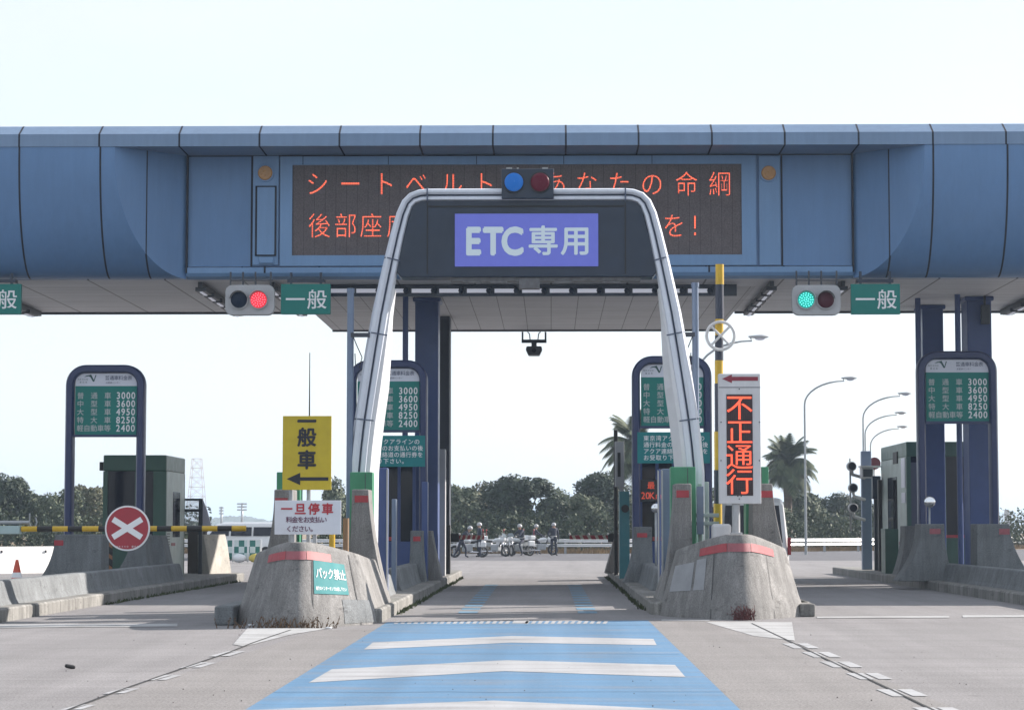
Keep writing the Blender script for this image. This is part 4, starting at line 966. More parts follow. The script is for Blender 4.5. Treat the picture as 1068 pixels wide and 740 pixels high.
MB().loft([[(xx(x, y, 64.2)+dx, Yq_, zz(y, 64.2)) for x, y in ((206, 557), (212, 557), (215, 572), (219, 603), (206, 603))] for Yq_, dx in ((64.2, 0), (65.6, .42))], smooth=False).build('guard_body', PCON, t, bev=.015)
a = P(196, 552, 64.9); b = P(214, 601, 64.9); MB().box(a.x, b.x, 64.9, 65.2, .2, a.z).build('back_wall', mat('brown_wall', (.12, .10, .09), .8), t)
# ================================================================== BARRIER ARM at left
YG = 38.0
gt = thing('lane_barrier', 'yellow and black striped barrier arm across the far left lane', 'barrier arm', P(10, 551, YG))
z = zz(550.8, YG); x = 22.5; i = 0; mb = MB()
cuts = [22.5, 39, 55, 71, 86, 103, 119, 135, 151, 164, 179, 195, 211, 227, 242, 256.5]
for i, (u, v) in enumerate(zip(cuts, cuts[1:])):
    a, b = xx(u, 551, YG), xx(v, 551, YG); z1 = zz(551.3-.6*(u/257), YG); z2 = zz(551.3-.6*(v/257), YG)
    mb.tube([(a, YG, z1), (b, YG, z2)], .046, 14, i % 2)
mb.build('arm', [YELP, BLACK], gt)
a = P(-60, 543, YG); b = P(21.5, 556.5, YG); MB().box(a.x, b.x, YG-.08, YG+.08, b.z, zz(548, YG)).build('counterweight', mat('pale_teal_metal', (.42, .55, .56), .45, .2, var=.08), gt, bev=.01)
mb = MB().tube([P(-60, 545, YG+.0), P(31, 544.5, YG)], .035, 10); mb.tube([P(31, 544.5, YG), P(31, 535, YG)], .012, 8); mb.tube([P(31, 546, YG), P(33, 549.5, YG), P(37, 549, YG), P(38.5, 544, YG), P(37, 539, YG)], .012, 8); mb.build('guard_rail', GALV, gt)
a = P(-70, 556, YG); MB().box(a.x-.2, a.x+.3, YG-.25, YG+.25, .2, a.z+.3).build('drive_cabinet', mat('pale_teal_metal', (0, 0, 0)), gt, bev=.02)
sg = thing('no_entry_disc', 'round red disc with a white X hanging on the striped barrier arm', 'sign', P(133, 551, YG-.06))
c = P(133, 550.5, YG-.07); MB().disc(c, .372, 48, 'y', .02).build('disc_back', WHITE, sg)
MB().disc(c+Vector((0, -.013, 0)), .345, 48, 'y', .012).build('red_face', mat('disc_red', (.42, .03, .05), .45, var=.08, scale=6), sg)
mb = MB()
for q in (32, -32): mb.obox(c+Vector((0, -.022-.002*(q > 0), 0)), (.56, .005, .095), (0, R(q), 0))
mb.build('white_cross', WHITE, sg)
MB().text(row('NEXCO 東日本', -.16, .042, -.30), .035, c+Vector((0, -.024, 0))).build('small_lettering', WHITE, sg)
# diagonal hazard board near the booth
a = P(108, 562, 57.3); b = P(117, 597, 57.3); t = thing('hazard_board', 'small black and orange diagonal hazard board below the red X disc', 'hazard marker', P(111, 600, 57.3))
MB().box(a.x-.05, b.x, 57.3, 57.34, b.z, a.z).build('board', BLACK, t)
mb = MB(); w_ = b.x-a.x+.05
for q in range(3): z = b.z+.08+q*.28; mb.poly([(a.x-.05, 57.294, z+.14), (a.x-.05, 57.294, z+.24), (b.x, 57.294, z+.06), (b.x, 57.294, z-.04)])
mb.build('orange_stripe', mat('dull_orange', (.35, .16, .07), .6), t)
# ================================================================== red/white gate bars in the central lane
def gate_bar(label, x0, x1, xs_, Y, group):
    t = thing('gate_bar', label, 'barrier arm', P(x0, 560, Y), group); z0, z1 = zz(562.2, Y), zz(557.8, Y)
    a = xx(x0, 560, Y); b = xx(x1, 560, Y); mb = MB().box(min(a, b), max(a, b), Y, Y+.03, z0, z1)
    n = 5; wdt = (b-a)/n
    for i in range(n):
        u = a+i*wdt; mb.poly([(u+wdt*.1, Y-.004, z0+.002), (u+wdt*.5, Y-.004, z0+.002), (u+wdt*.75, Y-.004, z1-.002), (u+wdt*.35, Y-.004, z1-.002)], 1)
    mb.build('striped_panel', [mat('gate_red', (.30, .03, .04), .6), mat('gate_cream', (.5, .46, .38), .6)], t)
    c = xx(xs_, 560, Y); MB().box(min(a, c), max(a, c), Y-.02, Y+.06, zz(565, Y), zz(556, Y)).build('arm_root', BLACK, t, bev=.01)
    for i in range(3): p = a+(b-a)*(i/2); MB().sphere((p, Y, z1+.03), .035, 8).build('marker_lamp', LGREY, t)
gate_bar('short red and cream gate bar pointing right beside the motorcycles', 479, 505, 470, 66.5, 'gate bars across the central lane'); gate_bar('short red and cream gate bar pointing left from the right centre island', 634, 594, 648, 66.5, 'gate bars across the central lane')
# ================================================================== equipment at far right island
Y = 71; t = thing('signal_post', 'grey post with three round lamps on brackets before the right booth', 'signal post', P(903, 572, Y))
c = P(903.5, 470, Y); MB().box(c.x-.15, c.x+.15, Y, Y+.25, .2, c.z).build('post', POSTB, t, bev=.02)
p = P(885.7, 478, Y); MB().tube([(p.x, Y-.2, zz(553, Y)), (p.x, Y-.2, p.z)], .03, 8).build('thin_pole', GALV, t)
for (x, y) in ((888, 486), (889.5, 508.5), (889.5, 529.5)):
    q_ = P(x, y, Y-.35); o = MB().disc(q_, .145, 20, 'y', .28).build('lamp_housing', LGREY, t, bev=.02)
    MB().disc(q_+Vector((0, -.15, 0)), .115, 20, 'y', .03).build('lamp_lens', GLASS, o)
    e_ = P(902, y+14, Y); MB().tube([q_+Vector((.02, .05, -.13)), (q_.x+.05, Y-.2, q_.z-.25), (e_.x, Y, e_.z+.05)], .05, 8).build('bracket', LGREY, t)
sgx = [('camera_box', 'white hooded camera box beside the three-lamp post', 898.5, 911, 487, 498, LGREY, 'camera', 70.6)]
a = P(898.5, 487, 70.5); b = P(911, 498, 70.5); t = thing('camera_box', 'white hooded camera box beside the three-lamp post', 'camera', ((a.x+b.x)/2, 70.5, b.z)); MB().box(a.x, b.x, 70.5, 70.95, b.z, a.z).build('housing', SW, t, bev=.02)
MB().box(a.x+.05, b.x-.03, 70.485, 70.497, b.z+.03, a.z-.06).build('front_glass', TRIM, t); MB().box(a.x-.03, b.x+.25, 70.4, 71, a.z, a.z+.05).build('hood', SW, t)
c = P(912, 483, 71.5); t = thing('round_sign', 'small dull red round sign behind the white camera box', 'sign', (c.x, 71.5, .2)); MB().disc(c, .19, 24, 'y', .02).build('disc', mat('dull_maroon', (.22, .05, .07), .6), t); MB().tube([(c.x, 71.53, .2), (c.x, 71.53, c.z)], .03, 8).build('pole', GALV, t)
a = P(910, 496, 69.6); b = P(919, 520, 69.6); t = thing('card_reader', 'dark box on a slim upright beside the right booth', 'machine', ((a.x+b.x)/2, 69.6, .2)); MB().box(a.x, b.x, 69.6, 69.9, b.z, a.z).build('head', DARK, t, bev=.015); MB().box(b.x-.16, b.x-.02, 69.95, 70.1, .2, b.z+.5).build('upright', TRIM, t)
slab('ticket_machine', 'dark green ticket machine with a pale side standing before the right booth', 923, 937, 551, 64.9, DGREEN, 'machine', dep=.8)
slab('detector_pillar', 'black slim pillar left of the right booth', 916, 920, 500, 68.5, BLACK, 'pillar', dep=.25)
# ================================================================== street lamps
def lamp(label, px, ybase, ptop, D, mirror=1, thin=1):
    Y = D; a = P(px, ybase, Y); hx, hy = ptop; h = P(hx, hy, Y); t = thing('street_lamp', label, 'street lamp', (a.x, Y, 0), 'street lamps beyond the toll gate')
    zt = h.z; dx = h.x-a.x; pts = [(a.x, Y, 0), (a.x, Y, zt*.45), (a.x, Y, zt-abs(dx)*.62)]
    for i in range(1, 9): an = i/8*math.pi/2; pts.append((a.x+dx*(1-math.cos(an))*.92, Y, zt-abs(dx)*.62+abs(dx)*.55*math.sin(an)))
    pts.append((h.x-dx*.1, Y, zt-abs(dx)*.02))
    rs = [.08*thin, .065*thin]+[.05*thin]*(len(pts)-5)+[.035*thin]*3
    MB().tube(pts, rs, 8).build('pole', GALV, t)
    mb = MB(); d = 1 if dx > 0 else -1
    rg = []
    for q, w_, hh in ((-.35, .04, .04), (-.1, .13, .07), (.2, .17, .10), (.42, .10, .06), (.52, .03, .03)):
        rg.append([(h.x+d*q, Y+w_*math.cos(k_*math.pi/5), zt+hh*math.sin(k_*math.pi/5)) for k_ in range(10)])
    mb.loft(rg); hd = mb.build('lamp_head', LGREY, t)
    MB().sphere((h.x+d*.15, Y, zt-.08), .16, 8, sc=(1.4, .8, .5)).build('lamp_glass', PANE, hd)
lamp('tallest street lamp, standing just right of the right palm', 840.5, 566, (884, 394), 130); lamp('street lamp rising from the three-lamp post, highest of the three beside the right booth', 901.5, 560, (942, 410), 148); lamp('middle one of the three curved street lamps beside the right booth', 903.5, 560, (938, 430), 170)
lamp('lowest of the three curved street lamps beside the right booth', 909, 560, (940, 444.5), 188); lamp('street lamp half hidden behind the right arch leg with its head at the crossed ring', 729.5, 570, (789, 351), 100, thin=1.0); lamp('distant small street lamp head above the trees in the centre', 487, 556, (511, 505), 300, thin=1.6)
# ================================================================== guard rail
def rail(label, pts, group=None, two=True):
    t = thing('guard_rail', label, 'guard rail', pts[0], group)
    mb = MB()
    prof = [(0, .0), (.05, .03), (.0, .09), (.05, .15), (.0, .18)]
    for zc in ((.40, .66) if two else (.55,)):
        r = []
        for p in pts: r.append([(p.x, p.y-b_[0], p.z+zc+b_[1]) for b_ in prof]+[(p.x, p.y+.03, p.z+zc+.18), (p.x, p.y+.03, p.z+zc)])
        mb.loft(r, smooth=False)
    mb.build('beam', mat('rail_white', (.72, .73, .74), .45, .3, var=.08, scale=1), t)
    d = 0
    for a, b in zip(pts, pts[1:]):
        L_ = (b-a).length; s = 0
        n = max(1, int(L_/3.2))
        for i in range(n): q_ = a.lerp(b, i/n); MB().box(q_.x-.07, q_.x+.07, q_.y+.06, q_.y+.18, -.1, .86).build('rail_post', GALV, t)
rail('long white two-beam guard rail behind the motorcycles and beyond the lanes', [Vector((x, y, 0)) for x, y in ((-24, 132), (-12, 132.5), (4, 133), (12, 138), (22, 150), (36, 172), (52, 200))])
# white concrete barrier far left
A_ = Vector((xx(58, 600, 77), 77, 0)); B_ = Vector((-32, 64, 0)); d_ = (B_-A_).normalized(); n_ = Vector((-d_.y, d_.x, 0)); n_ = n_ if n_.y < 0 else -n_
t = thing('white_barrier', 'sunlit white concrete barrier behind the far left island', 'barrier', (A_+B_)/2)
prf = [(.55, 0), (.42, .25), (.14, .88), (-.02, .88), (-.25, .25), (-.35, 0)]
MB().loft([[q+n_*a+Vector((0, 0, b)) for a, b in prf] for q in (A_, B_)], smooth=False).build('barrier_body', PLASTW, t, bev=.02)
mb = MB()
for i in range(9): q = A_+d_*(.5+i*1.6)+n_*.24+Vector((0, 0, .72)); mb.obox(q, (.05, .05, .08))
mb.build('reflector', TRIM, t)
# cones
def cone(label, px, py, Y, h=.7):
    c = G(px, py) if Y is None else Vector((xx(px, py, Y), Y, .22)); t = thing('traffic_cone', label, 'traffic cone', c, 'traffic cones'); z = c.z
    MB().box(c.x-.19, c.x+.19, c.y-.19, c.y+.19, z, z+.04).build('base', ORANGE, t, bev=.01)
    mb = MB(); N = 18
    def rg(f): r_ = .15*(1-f)+.03*f; return [(c.x+r_*math.cos(q*2*math.pi/N), c.y+r_*math.sin(q*2*math.pi/N), z+.04+h*f) for q in range(N)]
    for f0, f1, mi in ((0, .3, 0), (.3, .5, 1), (.5, .65, 0), (.65, .8, 0), (.8, 1, 0)): mb.loft([rg(f0), rg(f1)], mi, caps=f1 == 1)
    mb.build('cone_body', [ORANGE, WHITE], t)
cone('orange traffic cone with a white band in front of the white barrier', 17.5, 600, 50, .55)
# ================================================================== vehicles
def vehicle(name, label, cat, L_, W_, H_, kind, loc, rz):
    t = thing(name, label, cat, (0, 0, 0)); w2 = W_/2
    if kind == 'van': prof = [(-L_/2, .35), (-L_/2-.03, .8), (-L_/2+.02, 1.05), (-L_/2+.22, H_-.12), (-L_/2+.4, H_), (L_/2-1.5, H_), (L_/2-1.1, H_-.1), (L_/2-.45, 1.15), (L_/2-.05, .95), (L_/2, .4)]
    else: prof = [(-L_/2, .35), (-L_/2, .85), (-L_/2+.1, 1.0), (-L_/2+.6, H_-.05), (-L_/2+.9, H_), (.1, H_), (.5, H_-.08), (1.1, .98), (L_/2-.1, .82), (L_/2, .4)]
    rings = []
    for y, sh in ((-w2, .10), (-w2+.06, .03), (-w2+.2, 0), (w2-.2, 0), (w2-.06, .03), (w2, .10)):
        rings.append([(x*(1-sh*.25), y*(1-.12*max(0, (z-1.0)/(H_-1.0)) if z > 1.0 else 1), z-(sh if z > 1 else -sh*.3)) for x, z in prof])
    MB().loft(rings, smooth=False).build('body', CARW, t, bev=.05)
    # windows: rear, front, sides
    zr0, zr1 = 1.12, H_-.2
    xr = lambda z: -L_/2+(.02+(z-1.05)/(H_-.12-1.05)*.2 if kind == 'van' else .1+(z-1.0)/(H_-1.05)*.5)
    MB().poly([(xr(zr0)-.03, -w2*.82, zr0), (xr(zr0)-.03, w2*.82, zr0), (xr(zr1)-.03, w2*.74, zr1), (xr(zr1)-.03, -w2*.74, zr1)]).build('rear_window', GLASS, t)
    f0 = (L_/2-.5, 1.2) if kind == 'van' else (1.05, 1.02); f1 = (L_/2-1.05, H_-.14) if kind == 'van' else (.52, H_-.12)
    MB().poly([(f0[0]+.03, -w2*.84, f0[1]), (f0[0]+.03, w2*.84, f0[1]), (f1[0]+.05, w2*.72, f1[1]), (f1[0]+.05, -w2*.72, f1[1])]).build('windscreen', GLASS, t)
    for s in (-1, 1):
        def sy(z): return s*(w2*(1-.12*max(0, (z-1.0)/(H_-1.0)))+.006)
        xs0 = -L_/2+.35; xs1 = f0[0]-.25; n = 3; span = (xs1-xs0)/n
        for i in range(n):
            a_ = xs0+i*span+.05; b_ = xs0+(i+1)*span-.05; top = zr1-.02; bt = b_-(.35 if i == n-1 else 0); at_ = a_+(.12 if i == 0 else 0)
            MB().poly([(a_, sy(zr0), zr0), (b_, sy(zr0), zr0), (bt, sy(top), top), (at_, sy(top), top)]).build('side_window', GLASS, t)
        MB().box(-L_/2-.04, -L_/2+.05, s*w2*.97-.07, s*w2*.97+.02, .8, 1.25 if kind == 'van' else 1.0).build('tail_lamp', TAIL, t, bev=.01)
        MB().box(L_/2-.1, L_/2+.02, s*w2*.8-.15, s*w2*.8+.1, .62, .8).build('headlight', CHROME, t, bev=.02)
        for x_ in (-L_/2+.8, L_/2-.85):
            o = MB().disc((x_, s*(w2-.08), .32), .32, 24, 'y', .2, 0).build('wheel', TYRE, t, bev=.02); MB().disc((x_, s*(w2+.01), .32), .19, 16, 'y', .04).build('rim', GALV, o)
        MB().box(f0[0]-.35, f0[0]-.2, s*w2-.02+(0 if s > 0 else -.12), s*w2+.14+(0 if s > 0 else -.12), 1.05, 1.22).build('wing_mirror', CARW, t, bev=.03)
    MB().box(-L_/2-.06, -L_/2+.02, -w2+.05, w2-.05, .35, .58).build('rear_bumper', LGREY, t, bev=.03)
    MB().box(-L_/2-.05, -L_/2-.02, -.2, .2, .68, .84).build('number_plate', WHITE, t)
    t.location = loc; t.rotation_euler = (0, 0, rz); return t
X = xx(825, 560, 60)
vehicle('white_van', 'tall white van seen from behind in the right lane beside the concrete guard', 'van', 4.9, 1.88, 2.28, 'van', (X-.98, 62.5, 0), R(90))
c = G(247, 584.5)
vehicle('white_minivan', 'white minivan with dark rear window behind the green checked barrier', 'van', 4.6, 1.75, 1.75, 'van', (c.x+.05, c.y+2.6, 0), R(160))
vehicle('white_car', 'white car nose partly hidden behind the pale concrete guard at left', 'car', 4.2, 1.7, 1.5, 'car', (xx(226, 580, 112), 112, 0), R(-70))
t = thing('checked_barrier', 'green and white checked crowd barrier with yellow feet in front of the minivan', 'barrier', P(250, 584, 97)); Y = 97.5
a = P(226, 563, Y); b = P(272, 583, Y); cw = (b.x-a.x)/8; ch_ = (a.z-b.z)/3
CHK = mat('checker_green', (.03, .22, .19), .5); CHW = mat('checker_white', (.62, .72, .72), .5); mb = MB()
for i in range(8):
    for j in range(3): mb.box(a.x+i*cw, a.x+(i+1)*cw, Y, Y+.03, b.z+j*ch_, b.z+(j+1)*ch_, (i+j) % 2)
mb.build('checked_board', [CHK, CHW], t)
mb = MB()
for i in (0, 3, 5.7, 8): mb.box(a.x+i*cw-.04, a.x+i*cw+.04, Y-.04, Y, .05, a.z+.03)
mb.box(a.x, b.x, Y-.03, Y-.002, a.z, a.z+.05); mb.build('frame', WHITE, t)
for i in (1.1, 4.2, 7.2): MB().sphere((a.x+i*cw, Y-.2, .22), .24, 10, sc=(1.3, .8, .8)).build('foot_weight', mat('yellow_weight', (.75, .6, .12), .5) if i != 4.2 else WHITE, t)
# ================================================================== people and motorcycles
JT = {}
def person(label, pose, loc, rz, helmet=True, group='traffic police around the motorcycles'):
    # local: faces +x ; y left
    J = dict(pel=(0, 0, .95), sp=(0, 0, 1.15), ch=(0, 0, 1.34), nk=(.0, 0, 1.50), hd=(.01, 0, 1.60), ht=(.01, 0, 1.68))
    for s, n in ((1, 'l'), (-1, 'r')):
        J.update({'sh'+n: (0, s*.19, 1.42), 'el'+n: (-.03, s*.27, 1.14), 'wr'+n: (.05, s*.25, .90), 'pa'+n: (.07, s*.245, .83), 'hp'+n: (0, s*.10, .90), 'kn'+n: (.02, s*.12, .50), 'an'+n: (-.02, s*.13, .10), 'to'+n: (.15, s*.15, .05)})
    J.update(pose)
    rad = dict(pel=.15, sp=.135, ch=.155, nk=.06, hd=.095, ht=.07, sh=.075, el=.05, wr=.035, pa=.035, hp=.105, kn=.065, an=.048, to=.042)
    E_ = [('pel', 'sp'), ('sp', 'ch'), ('ch', 'nk'), ('nk', 'hd'), ('hd', 'ht')]
    for n in 'lr': E_ += [('ch', 'sh'+n), ('sh'+n, 'el'+n), ('el'+n, 'wr'+n), ('wr'+n, 'pa'+n), ('pel', 'hp'+n), ('hp'+n, 'kn'+n), ('kn'+n, 'an'+n), ('an'+n, 'to'+n)]
    names = list(J); vs = [Vector(J[k_]) for k_ in names]; rr = [rad[k_] if k_ in rad else rad[k_[:-1]] for k_ in names]; mt = [2 if k_ in ('hd', 'ht', 'nk') else 3 if k_[:2] == 'pa' else 4 if k_[:2] in ('to',) else 0 for k_ in names]
    for n in 'lr':
        pa = Vector(J['pa'+n]); wr = Vector(J['wr'+n]); d = (pa-wr).normalized(); sd = d.cross(Vector((0, 1, 0)) if abs(d.y) < .8 else Vector((1, 0, 0))).normalized(); pn = d.cross(sd)
        for q, (o_, l_) in enumerate(((-.03, .07), (-.01, .08), (.01, .075), (.03, .06), (.045, .03))):
            b_ = pa+sd*o_+d*(.02 if q < 4 else -.03); m_ = b_+d*l_*.5+(sd*.03 if q == 4 else pn*.006); e_ = m_+d*l_*.5+pn*.02*(q < 4)
            i0 = len(vs); vs += [b_, m_, e_]; rr += [.011, .010, .008]; mt += [3]*3; names += ['f']*3; E_ += [('pa'+n, i0), (i0, i0+1), (i0+1, i0+2)]
    # nose and ears
    hd = Vector(J['hd']); 
    me = bpy.data.meshes.new('sk'); idx = {k_: i for i, k_ in enumerate(names)}
    me.from_pydata(vs, [(idx[a_] if isinstance(a_, str) else a_, idx[b_] if isinstance(b_, str) else b_) for a_, b_ in E_], [])
    o = bpy.data.objects.new('sk', me); COL.objects.link(o); sk = o.modifiers.new('s', 'SKIN'); o.modifiers.new('u', 'SUBSURF').levels = 1
    for i, sv_ in enumerate(me.skin_vertices[0].data): sv_.radius = (rr[i], rr[i]); sv_.use_root = (i == 0)
    m2 = bpy.data.meshes.new_from_object(o.evaluated_get(bpy.context.evaluated_depsgraph_get())); bpy.data.objects.remove(o)
    for m_ in (UNI, UNI, SKINM, GLOVE, BLACK): m2.materials.append(m_)
    for p_ in m2.polygons:
        c_ = p_.center; bi = min(range(len(vs)), key=lambda i: (vs[i]-c_).length-rr[i]); p_.material_index = mt[bi]; p_.use_smooth = True
    t = thing('person', label, 'person', (0, 0, 0), group)
    b_ = bpy.data.objects.new('body', m2); COL.objects.link(b_); b_.parent = t
    f = MB().sphere(hd+Vector((.095, 0, -.01)), .018, 8, sc=(1, .7, 1.4)); f.build('nose', SKINM, t)
    mb = MB()
    for s in (-1, 1): mb.sphere(hd+Vector((.088, s*.034, .02)), .012, 6)
    mb.build('eyes', BLACK, t)
    MB().sphere(hd+Vector((-.01, 0, .05)), .128, 14, sc=(1.05, .95, 1), z0=-.35).build('helmet', mat('helmet_white', (.5, .5, .52), .35), t)
    sp = Vector(J['sp']); pe = Vector(J['pel'])
    d = (sp-pe).normalized(); MB().tube([pe+d*.08, pe+d*.13], .17, 14).build('belt', GLOVE, t)
    t.location = loc; t.rotation_euler = (0, 0, rz); return t
def bike(label, loc, rz, tint=BIKEW):
    t = thing('motorcycle', label, 'motorcycle', (0, 0, 0), 'police motorcycles by the guard rail')
    for x_ in (-.72, .74):
        c_ = Vector((x_, 0, .31)); o = MB().tube([c_+Vector((.25*math.cos(q*math.pi/12), 0, .25*math.sin(q*math.pi/12))) for q in range(24)], .062, 8, closed=True).build('wheel', TYRE, t)
        mb = MB().disc(c_, .05, 12, 'y', .14)
        for q in range(6): v = Vector((math.cos(q*math.pi/3), 0, math.sin(q*math.pi/3)))*.2; mb.tube([c_, c_+v], .014, 6)
        mb.tube([c_+Vector((.2*math.cos(q*math.pi/10), 0, .2*math.sin(q*math.pi/10))) for q in range(20)], .018, 6, closed=True); mb.build('rim', LGREY, o)
    MB().tube([(.74, .08, .31), (.52, .08, .98)], .03, 8).tube([(.74, -.08, .31), (.52, -.08, .98)], .03, 8).build('fork', CHROME, t)
    MB().tube([(.50, 0, .95), (.3, 0, .5), (-.1, 0, .35), (-.72, 0, .31)], .04, 8).build('frame', BLACK, t)
    MB().obox((.08, 0, .45), (.5, .32, .34)).build('engine', GALV, t, bev=.05)
    rg = []
    for x_, w_, z0_, z1_ in ((.42, .06, .82, .92), (.30, .12, .76, .97), (.05, .13, .74, .95), (-.10, .09, .72, .86)): rg.append([(x_, w_*math.cos(q*math.pi/6), (z0_+z1_)/2+(z1_-z0_)/2*math.sin(q*math.pi/6)) for q in range(12)])
    MB().loft(rg).build('tank', tint, t)
    MB().obox((-.35, 0, .79), (.55, .26, .10), (0, R(4), 0)).build('seat', BLACK, t, bev=.04)
    rg = []
    for x_, w_, z0_, z1_ in ((.70, .07, .84, .98), (.62, .14, .74, 1.04), (.50, .17, .70, 1.04), (.44, .14, .70, .95)): rg.append([(x_, w_*math.cos(q*math.pi/6), (z0_+z1_)/2+(z1_-z0_)/2*math.sin(q*math.pi/6)) for q in range(12)])
    MB().loft(rg).build('fairing', tint, t)
    MB().loft([[(.74, -.14, 1.02), (.74, .14, 1.02)], [(.62, -.15, 1.13), (.62, .15, 1.13)], [(.55, -.11, 1.22), (.55, .11, 1.22)]], closed=False, caps=False).build('windscreen', mat('smoke_screen', (.10, .13, .15), .15), t)
    MB().tube([(.42, -.36, 1.0), (.5, -.2, 1.06), (.52, 0, 1.04), (.5, .2, 1.06), (.42, .36, 1.0)], .018, 8).build('handlebar', BLACK, t)
    MB().disc((.83, 0, .88), .08, 14, 'x', .06).build('headlight', CHROME, t)
    for s in (-1, 1):
        MB().obox((-.62, s*.27, .66), (.40, .17, .28)).build('pannier', tint, t, bev=.04); MB().tube([(.0, s*.18, .28), (-.4, s*.2, .26), (-.85, s*.22, .32)], .045, 8).build('exhaust', CHROME, t)
        MB().sphere((.42, s*.42, 1.14), .07, 8, sc=(.5, 1, .7)).build('mirror', BLACK, t)
    MB().obox((-.82, 0, .98), (.3, .34, .22)).build('top_box', tint, t, bev=.04); MB().tube([(-.9, .12, 1.05), (-.9, .12, 1.35)], .012, 6).sphere((-.9, .12, 1.38), .05, 8).build('beacon', RED, t)
    t.location = loc; t.rotation_euler = (0, 0, rz); return t
def sit(dx=0, zl=0): return dict(pel=(0, 0, .88), sp=(.05, 0, 1.08), ch=(.12, 0, 1.27), nk=(.16, 0, 1.42), hd=(.19, 0, 1.53), ht=(.19, 0, 1.61), shl=(.12, .19, 1.35), shr=(.12, -.19, 1.35), ell=(.32, .28, 1.14), elr=(.32, -.28, 1.14), wrl=(.56, .30, 1.03), wrr=(.56, -.30, 1.03), pal=(.63, .31, 1.02), par=(.63, -.31, 1.02), hpl=(.03, .11, .84), hpr=(.03, -.11, .84), knl=(.38, .26, .62), knr=(.38, -.26, .62), anl=(.24, .34, .12), anr=(.24, -.34, .12), tol=(.38, .37, .05), tor=(.38, -.37, .05))
lean = dict(pel=(-.1, 0, .92), sp=(.02, 0, 1.10), ch=(.16, 0, 1.24), nk=(.27, 0, 1.34), hd=(.36, 0, 1.42), ht=(.40, 0, 1.48), shl=(.18, .19, 1.28), shr=(.18, -.19, 1.28), ell=(.34, .24, 1.05), elr=(.34, -.24, 1.05), wrl=(.52, .2, .95), wrr=(.52, -.2, .95), pal=(.59, .19, .94), par=(.59, -.19, .94), hpl=(-.1, .1, .87), hpr=(-.1, -.1, .87), knl=(.12, .13, .48), knr=(-.2, -.13, .47), anl=(.10, .14, .10), anr=(-.45, -.14, .10), tol=(.26, .15, .05), tor=(-.30, -.15, .05))
def gp(px, py): return G(px, py)
bike('white police motorcycle with red beacon leftmost by the guard rail', gp(489, 581), R(200)); bike('white police motorcycle parked without a rider, second from the left', gp(516, 580), R(-38))
bike('white police motorcycle parked nose-on between the riderless one and the seated officer', gp(529, 579.6), R(-70)); bike('white police motorcycle carrying the seated officer', gp(541, 579.5), R(-145)); bike('white police motorcycle with both wheels visible, nearest the standing officer', gp(563, 578.6), R(14))
person('officer in dark uniform bending over the leftmost motorcycle', lean, gp(483, 581.5), R(-10)); person('officer in dark uniform standing between the two left motorcycles', dict(wrl=(.25, .2, 1.0), pal=(.31, .19, 1.03), ell=(.0, .28, 1.14)), gp(500, 581), R(200))
person('officer with white helmet sitting astride the middle motorcycle', sit(), gp(541, 579.5)+Vector((.2, .1, 0)), R(-145))
person('officer sitting on the motorcycle nearest the standing one', sit(), gp(556, 578.2), R(14))
person('officer standing apart at right in front of the guard rail', dict(elr=(-.02, -.33, 1.16), wrr=(.12, -.22, .98), par=(.15, -.16, .98)), gp(577.6, 579.6), R(-70))
# ================================================================== VEGETATION
def leafmat(name, col, col2):
    m = bpy.data.materials.new(name); m.use_nodes = True; n = m.node_tree.nodes; L = m.node_tree.links; b = n['Principled BSDF']
    b.inputs['Roughness'].default_value = .7; b.inputs['Specular IOR Level'].default_value = .25; tc = n.new('ShaderNodeTexCoord'); t = n.new('ShaderNodeTexNoise'); t.inputs['Scale'].default_value = 1.4; t.inputs['Detail'].default_value = 5; L.new(tc.outputs['Object'], t.inputs[0])
    g_ = n.new('ShaderNodeNewGeometry'); oi = n.new('ShaderNodeObjectInfo')
    a = n.new('ShaderNodeMath'); a.operation = 'ADD'; L.new(t.outputs[0], a.inputs[0]); L.new(g_.outputs['Random Per Island'], a.inputs[1])
    mr = n.new('ShaderNodeMapRange'); mr.inputs[1].default_value = .5; mr.inputs[2].default_value = 1.4; L.new(a.outputs[0], mr.inputs[0])
    mx = n.new('ShaderNodeMix'); mx.data_type = 'RGBA'; mx.inputs[6].default_value = (*col, 1); mx.inputs[7].default_value = (*col2, 1); L.new(mr.outputs[0], mx.inputs[0]); L.new(mx.outputs[2], b.inputs['Base Color'])
    MATS[name] = m; return m
LF = [leafmat('leaf_dark', (.020, .034, .022), (.042, .06, .036)), leafmat('leaf_mid', (.032, .052, .030), (.12, .14, .085)), leafmat('leaf_olive', (.045, .055, .028), (.15, .145, .085))]
BARK = mat('bark', (.12, .09, .07), .9, 0, var=.3, scale=6)
